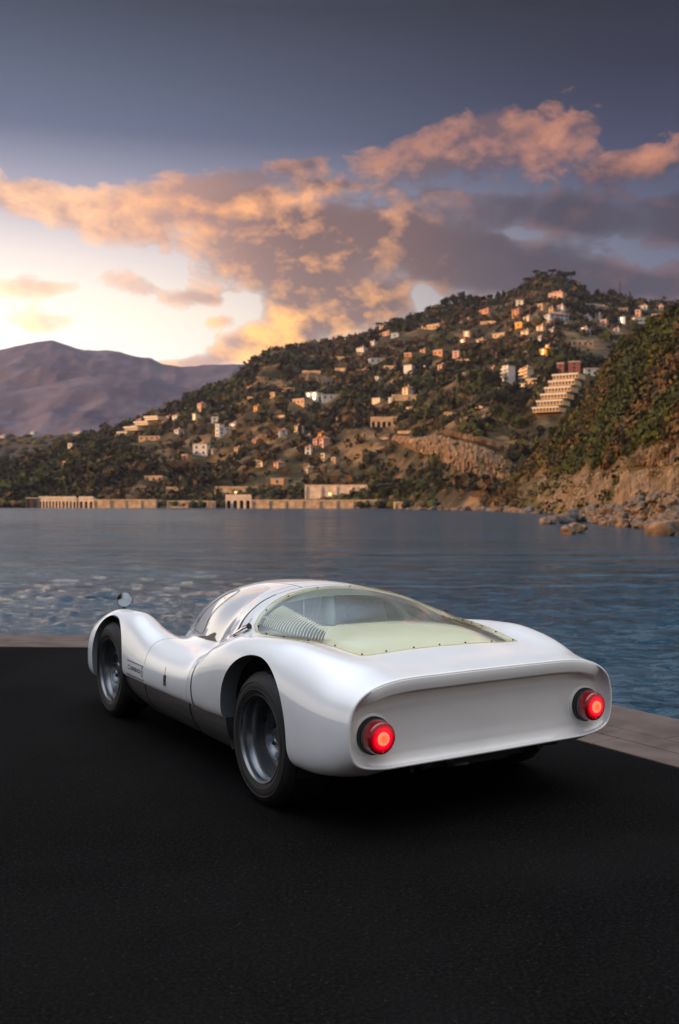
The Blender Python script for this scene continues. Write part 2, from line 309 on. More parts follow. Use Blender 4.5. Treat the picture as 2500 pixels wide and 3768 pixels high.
# ------------------------------------------------------------------ body surface of the car: sections every few cm, lofted
NT = 15
_K={  # station x : list of (y,z) lines 0..15
-.735:[(.50,.297),(.70,.312),(.757,.355),(.774,.44),(.768,.53),(.748,.59),(.703,.633),(.63,.666),(.53,.684),(.43,.689),(.34,.689),(.27,.689),(.2,.690),(.13,.690),(.065,.690),(0,.690)],
-.60:[(.56,.243),(.74,.258),(.792,.32),(.798,.43),(.793,.525),(.775,.59),(.733,.638),(.665,.678),(.575,.697),(.48,.702),(.39,.700),(.31,.700),(.23,.701),(.15,.701),(.075,.702),(0,.702)],
-.434:[(.60,.222),(.77,.236),(.815,.30),(.820,.42),(.818,.52),(.803,.60),(.768,.67),(.70,.728),(.62,.740),(.53,.728),(.455,.722),(.375,.723),(.285,.724),(.19,.725),(.095,.725),(0,.725)],
-.30:[(.62,.225),(.79,.240),(.828,.31),(.832,.44),(.832,.54),(.820,.62),(.786,.69),(.72,.755),(.64,.765),(.545,.744),(.468,.733),(.39,.739),(.30,.744),(.2,.747),(.1,.748),(0,.748)],
-.10:[(.66,.25),(.80,.27),(.828,.38),(.840,.49),(.840,.58),(.829,.66),(.795,.725),(.73,.777),(.655,.785),(.58,.765),(.50,.755),(.43,.770),(.33,.782),(.22,.789),(.11,.792),(0,.793)],
.10:[(.68,.31),(.80,.32),(.83,.40),(.842,.50),(.842,.59),(.830,.665),(.797,.73),(.735,.772),(.68,.778),(.63,.767),(.573,.757),(.50,.780),(.40,.802),(.28,.817),(.14,.825),(0,.828)],
.35:[(.70,.335),(.812,.328),(.832,.41),(.840,.49),(.840,.57),(.828,.65),(.80,.708),(.752,.742),(.71,.756),(.672,.764),(.640,.770),(.590,.797),(.50,.838),(.36,.872),(.18,.890),(0,.893)],
.58:[(.72,.318),(.815,.328),(.832,.40),(.838,.47),(.836,.54),(.824,.60),(.798,.648),(.762,.678),(.722,.695),(.685,.708),(.648,.735),(.608,.79),(.535,.850),(.405,.905),(.21,.937),(0,.945)],
.72:[(.72,.318),(.812,.328),(.828,.40),(.832,.46),(.825,.52),(.806,.57),(.773,.61),(.735,.633),(.695,.65),(.66,.665),(.630,.697),(.592,.755),(.530,.832),(.415,.903),(.225,.955),(0,.971)],
.85:[(.72,.318),(.810,.328),(.822,.40),(.823,.45),(.814,.50),(.790,.545),(.748,.578),(.703,.595),(.663,.608),(.63,.625),(.600,.662),(.570,.730),(.51,.815),(.405,.898),(.225,.961),(0,.982)],
1.1:[(.72,.318),(.810,.328),(.820,.39),(.821,.44),(.811,.49),(.785,.538),(.74,.570),(.69,.586),(.645,.597),(.605,.612),(.575,.645),(.545,.720),(.485,.810),(.38,.890),(.21,.953),(0,.977)],
1.45:[(.72,.318),(.808,.328),(.814,.39),(.812,.44),(.800,.50),(.772,.553),(.73,.588),(.68,.603),(.61,.605),(.545,.602),(.50,.622),(.465,.70),(.405,.79),(.318,.866),(.176,.920),(0,.938)],
1.75:[(.72,.318),(.803,.328),(.808,.40),(.805,.46),(.792,.53),(.767,.605),(.735,.645),(.672,.673),(.585,.645),(.48,.572),(.42,.570),(.384,.64),(.335,.728),(.257,.795),(.14,.838),(0,.848)],
1.9:[(.72,.318),(.800,.33),(.804,.41),(.801,.48),(.79,.548),(.766,.622),(.733,.68),(.667,.713),(.578,.688),(.47,.572),(.395,.532),(.355,.575),(.30,.635),(.22,.68),(.12,.70),(0,.705)],
2.0:[(.72,.33),(.800,.34),(.802,.42),(.799,.49),(.788,.56),(.765,.635),(.73,.690),(.66,.728),(.57,.713),(.46,.585),(.38,.525),(.31,.515),(.24,.53),(.17,.54),(.085,.55),(0,.55)],
2.3:[(.70,.27),(.785,.29),(.792,.40),(.790,.49),(.782,.57),(.763,.635),(.73,.687),(.66,.723),(.57,.705),(.45,.59),(.37,.525),(.30,.51),(.23,.50),(.16,.50),(.08,.50),(0,.50)],
2.6:[(.70,.20),(.785,.235),(.792,.34),(.792,.43),(.782,.52),(.762,.59),(.725,.64),(.65,.672),(.56,.655),(.45,.56),(.36,.50),(.29,.48),(.22,.47),(.15,.46),(.08,.46),(0,.46)],
2.95:[(.70,.19),(.785,.23),(.792,.32),(.792,.40),(.782,.48),(.762,.54),(.725,.58),(.65,.60),(.56,.58),(.45,.54),(.36,.50),(.29,.48),(.22,.46),(.15,.45),(.08,.45),(0,.45)],
}
X0,X1,DX=-.735,2.95,.005
def _pchip(x,y,xq):
    h=np.diff(x); d=np.diff(y)/h; m=np.zeros_like(y)
    for i in range(1,len(x)-1):
        if d[i-1]*d[i]>0:
            w1=2*h[i]+h[i-1]; w2=h[i]+2*h[i-1]; m[i]=(w1+w2)/(w1/d[i-1]+w2/d[i])
    m[0]=d[0]; m[-1]=d[-1]
    k=np.clip(np.searchsorted(x,xq)-1,0,len(x)-2); t=(xq-x[k])/h[k]
    return (2*t**3-3*t**2+1)*y[k]+(t**3-2*t**2+t)*h[k]*m[k]+(-2*t**3+3*t**2)*y[k+1]+(t**3-t**2)*h[k]*m[k+1]
def _build():
    xs=np.array(sorted(_K)); A=np.array([_K[x] for x in xs])
    pad=.3; xq=np.arange(X0-pad,X1+pad+1e-9,DX); n=len(xq)
    out=np.zeros((NT+1,2,n))
    s=.028; kk=np.arange(-int(3.5*s/DX),int(3.5*s/DX)+1)*DX; ker=np.exp(-kk**2/2/s**2); ker/=ker.sum()
    for i in range(NT+1):
        for j in range(2):
            xi=np.clip(xq,X0,X1); v=_pchip(xs,A[:,i,j],xi)
            v=np.where(xq<X0,2*A[0,i,j]-_pchip(xs,A[:,i,j],np.clip(2*X0-xq,X0,X1)),v)
            out[i,j]=np.convolve(np.pad(v,len(kk)//2,mode='edge'),ker,'valid')
    return xq,out
XQ,LN=_build()
def S(x,t):
    x=np.asarray(x,float);t=np.asarray(t,float); x,t=np.broadcast_arrays(x,t)
    sgn=np.where(t>NT,-1.,1.); tt=np.where(t>NT,2*NT-t,t); tt=np.clip(tt,0,NT)
    f=(x-XQ[0])/DX; k=np.clip(f.astype(int),0,len(XQ)-2); a=f-k
    i=np.minimum(tt.astype(int),NT-1); u=tt-i
    B=[(1-u)**3/6,(3*u**3-6*u**2+4)/6,(-3*u**3+3*u**2+3*u+1)/6,u**3/6]
    def ctl(i,j):
        if j==0: s=np.where(i>NT,-1.,1.)
        else: s=1.
        ii=np.where(i>NT,2*NT-i,i); neg=ii<0; ii2=np.clip(ii,0,NT)
        v=LN[ii2,j,k]*(1-a)+LN[ii2,j,k+1]*a
        v1=LN[1,j,k]*(1-a)+LN[1,j,k+1]*a
        return s*np.where(neg,2*v-v1,v)
    y=sum(B[m]*ctl(i+m-1,0) for m in range(4)); z=sum(B[m]*ctl(i+m-1,1) for m in range(4))
    q=np.clip((x-2.35)/.6,0,.9999); w=(1-q**4)**.25
    q2=np.clip((x-2.25)/.7,0,.9999); h=(1-q2**3)**.5
    y=y*w; z=np.where(x>2.25,.31+(z-.31)*h,z)
    return np.stack([x+0*y,y*sgn,z],-1)
def N(x,t,e=.004):
    x=np.asarray(x,float);t=np.asarray(t,float)
    dx=S(x+e,t)-S(x-e,t)
    # avoid symmetric clamp
    dt=S(x,np.minimum(t+.05,2*NT))-S(x,np.maximum(t-.05,0))
    n=np.cross(dt,dx); n/= np.linalg.norm(n,axis=-1,keepdims=True)+1e-12
    return n

# ------------------------------------------------------------------ the car
TH, CX0, CD0 = 0.55523746, 0.29934439, 5.12405514
car = empty('racing_car', (CX0, CD0, 0), math.pi/2+TH, 'low white vintage endurance racing coupe with glowing red tail lamps, parked on the dark quay', 'car')
def interp(keys):
    a = np.array(sorted(keys)); return lambda t: np.interp(t, a[:,0], a[:,1])
def smooth_curve(keys):
    a = np.array(sorted(keys)); return lambda t: _pchip(a[:,0], a[:,1], np.clip(t, a[0,0], a[-1,0]))
fold = lambda t: np.where(t > NT, 2*NT-t, t)
_clip = smooth_curve([(0,.735),(3,.735),(4,.730),(5,.715),(6,.68),(7,.62),(8,.55),(9.3,.525),(10.5,.562),(12.05,.635),(13,.682),(13.8,.70),(15,.70)])
_door = smooth_curve([(0,.83),(1,.83),(3.4,.80),(4.2,.793),(5.1,.772),(6,.735),(7,.685),(8,.63),(9,.615),(10,.635),(10.85,.679),(12.3,.745),(13.3,.785),(14.3,.775),(15,.775)])
_dfr = smooth_curve([(0,1.487),(4.4,1.490),(7.8,1.492),(9,1.545),(9.8,1.62),(10.3,1.69),(11.2,1.60),(12.3,1.50),(13.3,1.40),(14.3,1.26),(15,1.24)])
f_clip = lambda t: _clip(fold(t)); f_door = lambda t: _door(fold(t)); f_dfr = lambda t: _dfr(fold(t))
TS = .062
def sdf_poly(poly):
    P = np.array(poly, float)*(1, TS)
    def g(x, t):
        q = np.stack([x, t*TS], -1); d = np.full(len(q), 1e9); ins = np.zeros(len(q), bool)
        for a, b in zip(P, np.roll(P, -1, 0)):
            e = b-a; w = q-a; u = np.clip((w@e)/(e@e+1e-12), 0, 1); d = np.minimum(d, np.hypot(*(w-u[:,None]*e).T))
            c = (a[1] > q[:,1]) != (b[1] > q[:,1]); xs = a[0]+(q[:,1]-a[1])/(b[1]-a[1]+1e-12)*e[0]; ins ^= c & (q[:,0] < xs)
        return np.where(ins, d, -d)     # positive inside
    return g
def round_poly(P, k=3):
    P = np.array(P, float)
    for _ in range(k):
        Q = np.roll(P, -1, 0); P = np.stack([P*.75+Q*.25, P*.25+Q*.75], 1).reshape(-1, 2)
    return P
def clip_faces(vp, faces, g):
    """keep g>0, cutting faces along g=0; vp (n,2) params"""
    G = g(vp); vp = [tuple(v) for v in vp]; out = []; cache = {}
    pos = G > 0
    for f in faces:
        k = sum(pos[i] for i in f)
        if k == len(f): out.append(f); continue
        if k == 0: continue
        nf = []
        for a, b in zip(f, f[1:]+f[:1]):
            if pos[a]: nf.append(a)
            if pos[a] != pos[b]:
                key = (min(a, b), max(a, b))
                if key not in cache:
                    i, j = key; t = G[i]/(G[i]-G[j]); t = min(max(t, .001), .999)
                    cache[key] = len(vp); vp.append((vp[i][0]+(vp[j][0]-vp[i][0])*t, vp[i][1]+(vp[j][1]-vp[i][1])*t))
                nf.append(cache[key])
        if len(nf) >= 3: out.append(tuple(nf))
    return np.array(vp), out
def shell(name, xr, tr, clips, mat, parent, off=0.0, thick=.005, step=.014, dt=.11, flange=None, mats=None, curve_x=None):
    """a body panel: piece of the car's surface S(x,t), cut to shape, with a turned-in edge"""
    xs = np.linspace(xr[0], xr[1], max(2, int((xr[1]-xr[0])/step)+1)) if curve_x is None else curve_x
    ts = np.linspace(tr[0], tr[1], int((tr[1]-tr[0])/dt)+1)
    A, B = np.meshgrid(xs, ts, indexing='ij'); vp = np.stack([A.ravel(), B.ravel()], 1); n = len(ts)
    faces = [(i*n+j, i*n+j+1, (i+1)*n+j+1, (i+1)*n+j) for i in range(len(xs)-1) for j in range(n-1)]
    for g in clips: vp, faces = clip_faces(vp, faces, g)
    used = np.unique(np.concatenate([np.array(f) for f in faces])); mp = -np.ones(len(vp), int); mp[used] = np.arange(len(used))
    vp = vp[used]; faces = [tuple(mp[i] for i in f) for f in faces]
    P = S(vp[:,0], vp[:,1]); Nn = N(vp[:,0], vp[:,1]); P = P+Nn*off
    cnt = {}
    for f in faces:
        for a, b in zip(f, f[1:]+f[:1]): cnt[(a, b)] = 1
    bd = [(a, b) for (a, b) in cnt if (b, a) not in cnt]
    V = list(P); F = list(faces); nl = [Nn[i] for f in faces for i in f]; idx = {}
    def dup(i, q): V.append(q); return len(V)-1
    fl = flange(vp) if flange is not None else None
    inner = {}; first = {}; nmain = len(F); fmi = [0]*nmain
    for a, b in bd:
        for i in (a, b):
            if i not in inner:
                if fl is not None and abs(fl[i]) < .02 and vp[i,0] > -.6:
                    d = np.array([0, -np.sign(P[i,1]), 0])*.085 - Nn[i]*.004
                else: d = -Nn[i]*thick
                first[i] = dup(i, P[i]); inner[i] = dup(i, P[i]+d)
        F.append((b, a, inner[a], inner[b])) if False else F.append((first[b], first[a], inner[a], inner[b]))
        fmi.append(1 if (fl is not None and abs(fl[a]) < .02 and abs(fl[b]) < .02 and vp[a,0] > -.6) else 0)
        e1 = P[a]-P[b]; e2 = np.array(V[inner[a]])-P[a]; c = np.cross(e1, e2); c = c/(np.linalg.norm(c)+1e-12); nl += [c]*4
    o = mesh_obj(name, V, F, mat, parent, True)
    me = o.data
    if fl is not None: me.materials.append(M_['white_shaded']); me.polygons.foreach_set('material_index', np.array(fmi, np.int32))
    if len(nl) == len(me.loops):
        me.normals_split_custom_set([tuple(map(float, q)) for q in nl])
    return o
def ell(cx, cz, a, b): return lambda P: (((P[...,0]-cx)/a)**2+((P[...,2]-cz)/b)**2)**.5-1
def rear_arch_g(vp):
    P = S(vp[:,0], vp[:,1]); t = fold(vp[:,1])
    x, z = P[:,0], P[:,2]
    # traced arch: taller than wide, leaning back a little
    cx = .022-.02*(z-.35); a = np.where(x > cx, .345+.02*np.clip((.45-z)/.2, 0, 1), .335+.02*np.clip((.33-z)/.1, 0, 1)); zt = np.maximum(z-.36, 0)
    g = (np.abs((x-cx)/a)**2.15+(zt/.348)**2.15)**(1/2.15)-1
    return np.where(t > 6.6, np.maximum(g, .3), g)*.3
def front_arch_g(vp):
    P = S(vp[:,0], vp[:,1]); t = fold(vp[:,1]); x, z = P[:,0], P[:,2]
    cx = 2.235; a = np.where(x > cx, .30+.0*z, .348); zt = np.maximum(z-.36, 0)
    g = (np.abs((x-cx)/a)**2.2+(zt/.322)**2.2)**(1/2.2)-1
    return np.where(t > 6.6, np.maximum(g, .3), g)*.3
Zp = lambda vp: S(vp[:,0], vp[:,1])[:,2]
WINL = [(-.362,15),(-.367,12.9),(-.385,10.25),(-.382,9.84),(-.337,9.78),(-.208,9.67),(-.086,9.58),(.05,9.50),(.192,9.48),(.28,9.56),(.36,10.08),(.439,10.9),(.503,11.83),(.545,12.5),(.60,13.18),(.633,13.7),(.650,14.25),(.654,15)]
WIN = WINL+[(x, 30-t) for x, t in WINL[-2:0:-1]]
win = sdf_poly(WIN)
# --- rear bodywork, one piece from the roof hoop to the tail
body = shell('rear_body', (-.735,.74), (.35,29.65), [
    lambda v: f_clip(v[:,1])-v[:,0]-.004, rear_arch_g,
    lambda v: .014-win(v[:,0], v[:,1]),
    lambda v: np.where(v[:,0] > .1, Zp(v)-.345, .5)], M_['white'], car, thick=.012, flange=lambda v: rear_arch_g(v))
# --- roof hoop between rear bodywork and doors, running over the roof to the windscreen
def hoop_clip(v):
    x, t = v[:,0], fold(v[:,1]); a = x-f_clip(v[:,1])-.004
    b = np.where(t < 14.25, f_door(v[:,1])-x-.003, 1.225-x)
    c = np.where(t < 14.25, b, np.minimum(b, 9)); return np.minimum(a, c)
shell('hoop_panel', (.5,.86), (.6,14.22), [lambda v: v[:,0]-f_clip(v[:,1])-.005, lambda v: f_door(v[:,1])-v[:,0]-.003, lambda v: Zp(v)-.345], M_['white'], car)
shell('hoop_panel', (.5,.86), (15.78,29.4), [lambda v: v[:,0]-f_clip(v[:,1])-.005, lambda v: f_door(v[:,1])-v[:,0]-.003, lambda v: Zp(v)-.345], M_['white'], car)
shell('roof_panel', (.69,1.24), (14.26,15.74), [lambda v: v[:,0]-f_clip(v[:,1])-.005], M_['white'], car, step=.02)
# --- doors with big plexiglass panes
DG = round_poly([(1.615,10.35),(1.52,9.95),(1.2,9.80),(.88,9.82),(.70,10.25),(.725,11.2),(.80,12.5),(.845,13.4),(.90,13.85),(1.16,13.85),(1.33,13.3),(1.45,12.2),(1.545,11.2)], 2)
for side in (0, 1):
    mir = (lambda t: 30-t) if side else (lambda t: t)
    tr = (15.78,29.4) if side else (.6,14.22)
    dg = sdf_poly([(x, mir(t)) for x, t in DG])
    door = shell('door', (.60,1.70), tr, [lambda v: v[:,0]-f_door(v[:,1])-.003, lambda v: f_dfr(v[:,1])-.003-v[:,0], lambda v, dg=dg: .010-dg(v[:,0], v[:,1]), lambda v: Zp(v)-.345], M_['white'], car)
    pane = shell('window', (.66,1.66), (15.8,20.4) if side else (9.6,14.2), [lambda v, dg=dg: dg(v[:,0], v[:,1])], M_['plexi_door'], door, off=.002, thick=.004)
    # sliding pane and its rivets
    q = round_poly([(1.55,10.42),(1.25,10.18),(1.19,10.35),(1.23,11.6),(1.17,12.5),(1.17,13.15),(1.24,13.45),(1.33,13.05),(1.42,12.2),(1.51,11.2)], 2)
    ln = [(x, mir(t)) for x, t in q]; ln.append(ln[0])
    mb = MB(); P = np.array(ln); Q = S(P[:,0], P[:,1])+N(P[:,0], P[:,1])*.005; mb.tube([tuple(p) for p in Q], .0018, 5, cap=False)
    mb.build('sliding_pane_seal', M_['black'], door)
    for (x, t) in [(1.56,11.25),(1.545,11.1),(1.53,11.3),(1.51,11.15),(1.49,11.05),(1.36,13.35),(1.345,13.2),(1.33,13.4),(1.31,13.25),(1.27,12.7)]:
        c = S(x, mir(t))+N(x, mir(t))*.004; MB().lathe([(.0001,.003),(.004,.002),(.005,0)], (0,0,0), 'z', 8).build('rivet', M_['black'], door).location = tuple(c)
# --- front bodywork
def ws_g(v):   # windscreen opening, positive outside it
    return None
WS = [(1.665,10.45),(1.595,11.25),(1.515,12.2),(1.42,13.2),(1.30,14.1),(1.262,15)]
WSo = [(1.93,15),(1.925,13),(1.90,11.6),(1.86,10.9),(1.76,10.5)]
WSP = WS+[(x, 30-t) for x, t in WS[-2::-1]]+[(x, 30-t) for x, t in WSo[::-1]]+WSo[1:]
wsg = sdf_poly(round_poly(WSP, 2))
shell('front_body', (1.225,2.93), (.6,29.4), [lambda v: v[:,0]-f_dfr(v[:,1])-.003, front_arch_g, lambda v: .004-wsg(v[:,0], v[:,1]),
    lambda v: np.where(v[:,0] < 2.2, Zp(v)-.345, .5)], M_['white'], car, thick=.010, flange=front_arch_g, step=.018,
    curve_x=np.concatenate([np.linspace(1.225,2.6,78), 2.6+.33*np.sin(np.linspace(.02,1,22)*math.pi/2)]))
shell('windscreen', (1.22,1.95), (10,20), [lambda v: wsg(v[:,0], v[:,1])], M_['plexi_front'], car, off=.001, thick=.004, step=.02, dt=.15)
# dark seals seen through the shut lines
def seal(fn, t0, t1, w, name='shut_line_seal', d=.011):
    t = np.linspace(t0, t1, 90); xa = fn(t)-w; xb = fn(t)+w
    A = S(xa, t)-N(xa, t)*d; B = S(xb, t)-N(xb, t)*d
    V = list(A)+list(B); n = len(t); mesh_obj(name, V, [(i, i+1, n+i+1, n+i) for i in range(n-1)], M_['black'], car)
for a, b in ((1,14.9),(15.1,29)):
    seal(f_clip, a, b, .018); seal(f_door, a, b, .016)
seal(f_dfr, 1, 14, .016); seal(f_dfr, 16, 29, .016)
# wide black rubber in the gap behind the roof hoop
def ribbon(name, pts, w, mat, parent, off=.0016, smooth=True):
    """flat strip that follows the skin: pts are (x,t)"""
    P = np.array(pts, float); C_ = S(P[:,0], P[:,1]); Nn = N(P[:,0], P[:,1]); T = np.gradient(C_, axis=0); T /= np.linalg.norm(T, axis=1, keepdims=True)+1e-9
    B = np.cross(Nn, T); w = np.asarray(w, float)*np.ones(len(P)); A1 = C_+B*w[:,None]/2+Nn*off; A2 = C_-B*w[:,None]/2+Nn*off; n = len(P)
    V = list(A1)+list(A2)+[A1[0]-Nn[0]*off*1.2]; return mesh_obj(name, list(A1)+list(A2), [(i, i+1, n+i+1, n+i) for i in range(n-1)], mat, parent)
tt = np.linspace(9.15, 13.4, 50); ribbon('gap_rubber', [(float(f_clip(t))+.006, t) for t in tt], .007+.020*np.clip(1-(tt-9.15)/4.0, 0, 1)**.8, M_['black'], car)
tt = np.linspace(16.6, 20.85, 50); ribbon('gap_rubber', [(float(f_clip(t))+.006, t) for t in tt], .006, M_['black'], car)
tt = np.linspace(1.05, 5.4, 40); ribbon('gap_rubber', [(float(f_clip(t))+.004, t) for t in tt], .014-.008*np.clip((tt-3)/2.4, 0, 1), M_['black'], car)
# --- rear window of yellow plexiglass
rw = shell('rear_window', (-.40,.67), (9.3,20.7), [lambda v: win(v[:,0], v[:,1])], M_['plexi_yellow'], car, off=.0035, thick=.004, step=.02, dt=.16)
ed = [( x, t) for x, t in WIN]; ed = np.array(ed+[ed[0]]); Q = S(ed[:,0], ed[:,1])+N(ed[:,0], ed[:,1])*.004
MB().tube([tuple(p) for p in Q], .0013, 6, cap=False).build('window_edge', M_['amber'], rw)
scr = []
for k, (x, t) in enumerate([(-.352,15),(-.356,13.4),(-.362,11.7),(-.366,10.05),(-.19,9.85),(-.02,9.78),(.13,9.72),(.25,9.76),(.385,10.75),(.50,12.2),(.575,13.4),(.628,14.5)]):
    for tq in ({t, 30-t}):
        sc_ = MB().lathe([(.0001,.0035),(.0038,.0028),(.0046,0),(.0046,-.003)], (0,0,0), 'z', 10).build('screw', M_['black'], rw, True) if not scr else None
        if sc_ is None: sc_ = scr[0].copy(); COL.objects.link(sc_); sc_.parent = rw
        scr.append(sc_); sc_.location = tuple(S(x, tq)+N(x, tq)*.007); sc_.rotation_euler = Vector(tuple(N(x, tq))).to_track_quat('Z', 'Y').to_euler()
# --- tail: rolled lip, recessed panel
t = np.linspace(.35, 29.65, 180); O = S(np.full(180, -.735), t)[:,1:]
bot = [(y, O[0,1]-.002*(1-abs(y)/O[0,0])) for y in np.linspace(O[-1,0], O[0,0], 42)[1:-1]]
ring = np.array(list(O)+[tuple(b) for b in bot]); nr = len(ring); zc = .487
inn = np.stack([ring[:,0]*.945, .356+(ring[:,1]-.297)/(.688-.297)*(.612-.356)], 1)
sst = lambda v: v*v*(3-2*v)
wt_ = sst(np.clip((ring[:,1]-.585)/.075, 0, 1))
rings = []
for ins, x in ((0,-.735),(.0012,-.7385),(.004,-.7415),(.008,-.7425),(.012,-.7415)):
    d = inn-ring; L = np.linalg.norm(d, axis=1, keepdims=True); rings.append((ring+d/L*ins, np.full(nr, x)))
for s in np.linspace(.12, 1, 26):
    d_s = .052*np.sqrt(np.clip(1-(1-s)**2, 0, 1)); d_t = np.where(s < .80, -.004*math.sin(math.pi*s/.8), 0)+.066*sst(np.clip((s-.80)/.20, 0, 1))
    rings.append((ring+(inn-ring)*s, -.7415+d_s*(1-wt_)+d_t*wt_))
x_in = rings[-1][1]
for k in np.linspace(0, 1, 12)[1:]:
    sc_ = 1-k; q = np.stack([inn[:,0]*(1-k*.0)*1.0, inn[:,1]], 1)
    q = np.stack([inn[:,0], zc+(inn[:,1]-zc)*sc_], 1) ; rings.append((q*[[1-.06*k*0,1]], x_in+(-.687-x_in)*sst(min(1, k*2.5))))
V = []; F = []
for q, x in rings: V += [(x[i], q[i,0], q[i,1]) for i in range(nr)]
F = [(a*nr+i, (a+1)*nr+i, (a+1)*nr+(i+1) % nr, a*nr+(i+1) % nr) for a in range(len(rings)-1) for i in range(nr)]
tail = mesh_obj('tail_panel', V, F, M_['white'], car, True)
bm = bmesh.new(); bm.from_mesh(tail.data); bmesh.ops.remove_doubles(bm, verts=bm.verts, dist=.0004); bmesh.ops.recalc_face_normals(bm, faces=bm.faces); bm.to_mesh(tail.data); bm.free()
# --- tail lamps
def tail_lamp(y):
    k = bpy.data.objects.new('taillight', None); COL.objects.link(k); k.parent = car; k.location = (-.727, y, .449)
    base = MB().lathe([(.093,.046),(.090,.034),(.084,.030),(.080,.030)], axis='x', n=56).build('lamp_bezel', M_['white'], k, True)
    MB().lathe([(.080,.042),(.081,.012),(.078,.006),(.070,.005)], axis='x', n=56).build('gasket', M_['black'], k, True)
    MB().lathe([(.073,.012),(.0745,.002),(.073,-.004),(.068,-.005)], axis='x', n=56).build('lamp_ring', M_['rim'], k, True)
    MB().lathe([(.0715,.0),(.0705,-.022),(.0690,-.038),(.0655,-.046),(.060,-.049),(.046,-.0515),(.030,-.053),(.0275,-.053)], axis='x', n=64).build('lens', M_['lens'], k, True)
    MB().lathe([(.0285,-.052),(.0275,-.0575),(.024,-.0590),(.012,-.0580),(.0015,-.0570)], axis='x', n=40, cap1=True).build('lit_bulb_cap', M_['bulb'], k, True)
    for a in (90, 270, 178):
        rr = .056 if a != 178 else .0715; xx = -.0505 if a != 178 else -.004
        c = (xx, rr*math.cos(math.radians(a)), rr*math.sin(math.radians(a)))
        MB().lathe([(.0001,-.003),(.003,-.002),(.0038,.001)], c, 'x', 10).build('screw', M_['brass'], k, True)
tail_lamp(.621); tail_lamp(-.621)
# --- sill panels (bare aluminium) and dark straps between them
def sill(x0, x1, name, mat, grow=0.0, ends=False):
    V = []; xs = np.linspace(x0, x1, max(3, int((x1-x0)/.05))); m = 14
    for x in xs:
        yy = float(S(x, 1.15)[1]); fr = np.clip((1.88-x)/.30, 0, 1)**.5
        for k in range(m):
            a = k/(m-1)*math.pi/2; w = (.20)*(1-math.cos(a)); V.append((x, yy-.010-w+grow, .352-.225*math.sin(a)*(.75+.25*fr)-grow*math.sin(a)))
        V.append((x, .2, .352-.228*(.75+.25*fr)))
    m += 1; F = [(i*m+k, i*m+k+1, (i+1)*m+k+1, (i+1)*m+k) for i in range(len(xs)-1) for k in range(m-1)]
    if ends: F += [tuple(range(m))[::-1], tuple((len(xs)-1)*m+k for k in range(m))]
    for sgn in (1, -1): mesh_obj(name, [(v[0], v[1]*sgn, v[2]) for v in V], [f if sgn > 0 else f[::-1] for f in F], mat, car, True)
for a, b in ((.372,.826),(.848,1.512),(1.530,1.885)): sill(a, b, 'sill_panel', M_['alu'], 0)
sill(.366, 1.88, 'sill_backing', M_['black'], -.004)
for sgn in (1, -1):   # closing plates of the sills towards the wheels
    for x, m in ((.368,'liner'),(1.884,'dark')):
        mb = MB(); P = [(x, .70*sgn, .35)]+[(x, (.80-.20*(1-math.cos(a)))*sgn, .348-.222*math.sin(a)) for a in np.linspace(0, math.pi/2, 10)]+[(x, .3*sgn, .126),(x, .3*sgn, .35)]
        mb.add(P, [tuple(range(len(P)))]); mb.build('sill_end_plate', M_[m], car)
# --- underbody, wheel housings, engine bay and cabin
mb = MB(); mb.box((1.1,0,.14),(1.45,1.1,.02)); mb.box((-.12,0,.32),(1.0,.60,.16)); mb.box((-.50,0,.30),(.30,.36,.12)); mb.box((2.3,0,.24),(.9,.86,.16))
mb.build('underbody', M_['dark'], car)
for (cx, cz, rad, yo) in ((0.02,.36,.372,.775),(2.24,.345,.340,.735)):
    for sgn in (1, -1):
        n = 36; V = []; F = []
        for k in range(n+1):
            a = math.radians(-28+236*k/n)
            for yy, rr in ((yo, rad), (yo-.14, rad-.008), (.40, rad*.70), (.40, .02)): V.append((cx+rr*math.cos(a), yy*sgn, cz+rr*.98*math.sin(a)))
        F = [(4*k+j, 4*k+j+1, 4*k+5+j, 4*k+4+j) for k in range(n) for j in range(3)]
        mesh_obj('wheel_housing', V, F, M_['liner'], car, True)
# deck and firewall seen under the yellow window
V = []; F = []; xs = np.linspace(-.43,.60,16); ys = np.linspace(-1,1,21)
for x in xs:
    hw = np.interp(x, [-.43,-.3,0,.25,.45,.60],[.50,.52,.57,.63,.62,.58]); 
    for u in ys: V.append((x, u*hw, np.interp(x, [-.43,-.3,0,.3,.6],[.688,.705,.722,.735,.742])-.006*u*u+.0*x))
n = len(ys); F = [(i*n+j, i*n+j+1, (i+1)*n+j+1, (i+1)*n+j) for i in range(len(xs)-1) for j in range(n-1)]
mesh_obj('engine_deck', V, F, M_['deck'], car, True)
# bulkhead behind the seats: a frame following the roof, with two panes and a centre pillar
def roofline(x, dz): 
    ts_ = np.linspace(10.2, 19.8, 41); P = S(np.full(41, x), ts_); c = np.array([0, .70]); 
    return [(x, p[1]*(1-dz*1.6), .735+(p[2]-.735)*(1-dz*4)) for p in P]
A = roofline(.63,.012); B = roofline(.60,.045); mb = MB(); n = 41
mb.add(A+B, [(i, i+1, n+i+1, n+i) for i in range(n-1)]); mb.box((.615,0,.735),(.03,1.08,.022))
mb.tube([(.60,.045,.74),(.605,.04,.80),(.63,.025,.87),(.67,.0,.945)], [.036,.032,.026,.024], 10)
mb.tube([(.60,-.50,.735),(.61,-.46,.80),(.65,-.36,.90)], [.030,.026,.02], 8)
mb.build('bulkhead_frame', M_['teal'], car, True)
mb = MB(); mb.box((.80,0,.40),(.05,1.1,.62)); mb.box((1.25,0,.17),(.95,1.1,.02)); mb.box((1.72,0,.40),(.04,.86,.34)); mb.build('cabin_tub', M_['cabin'], car)
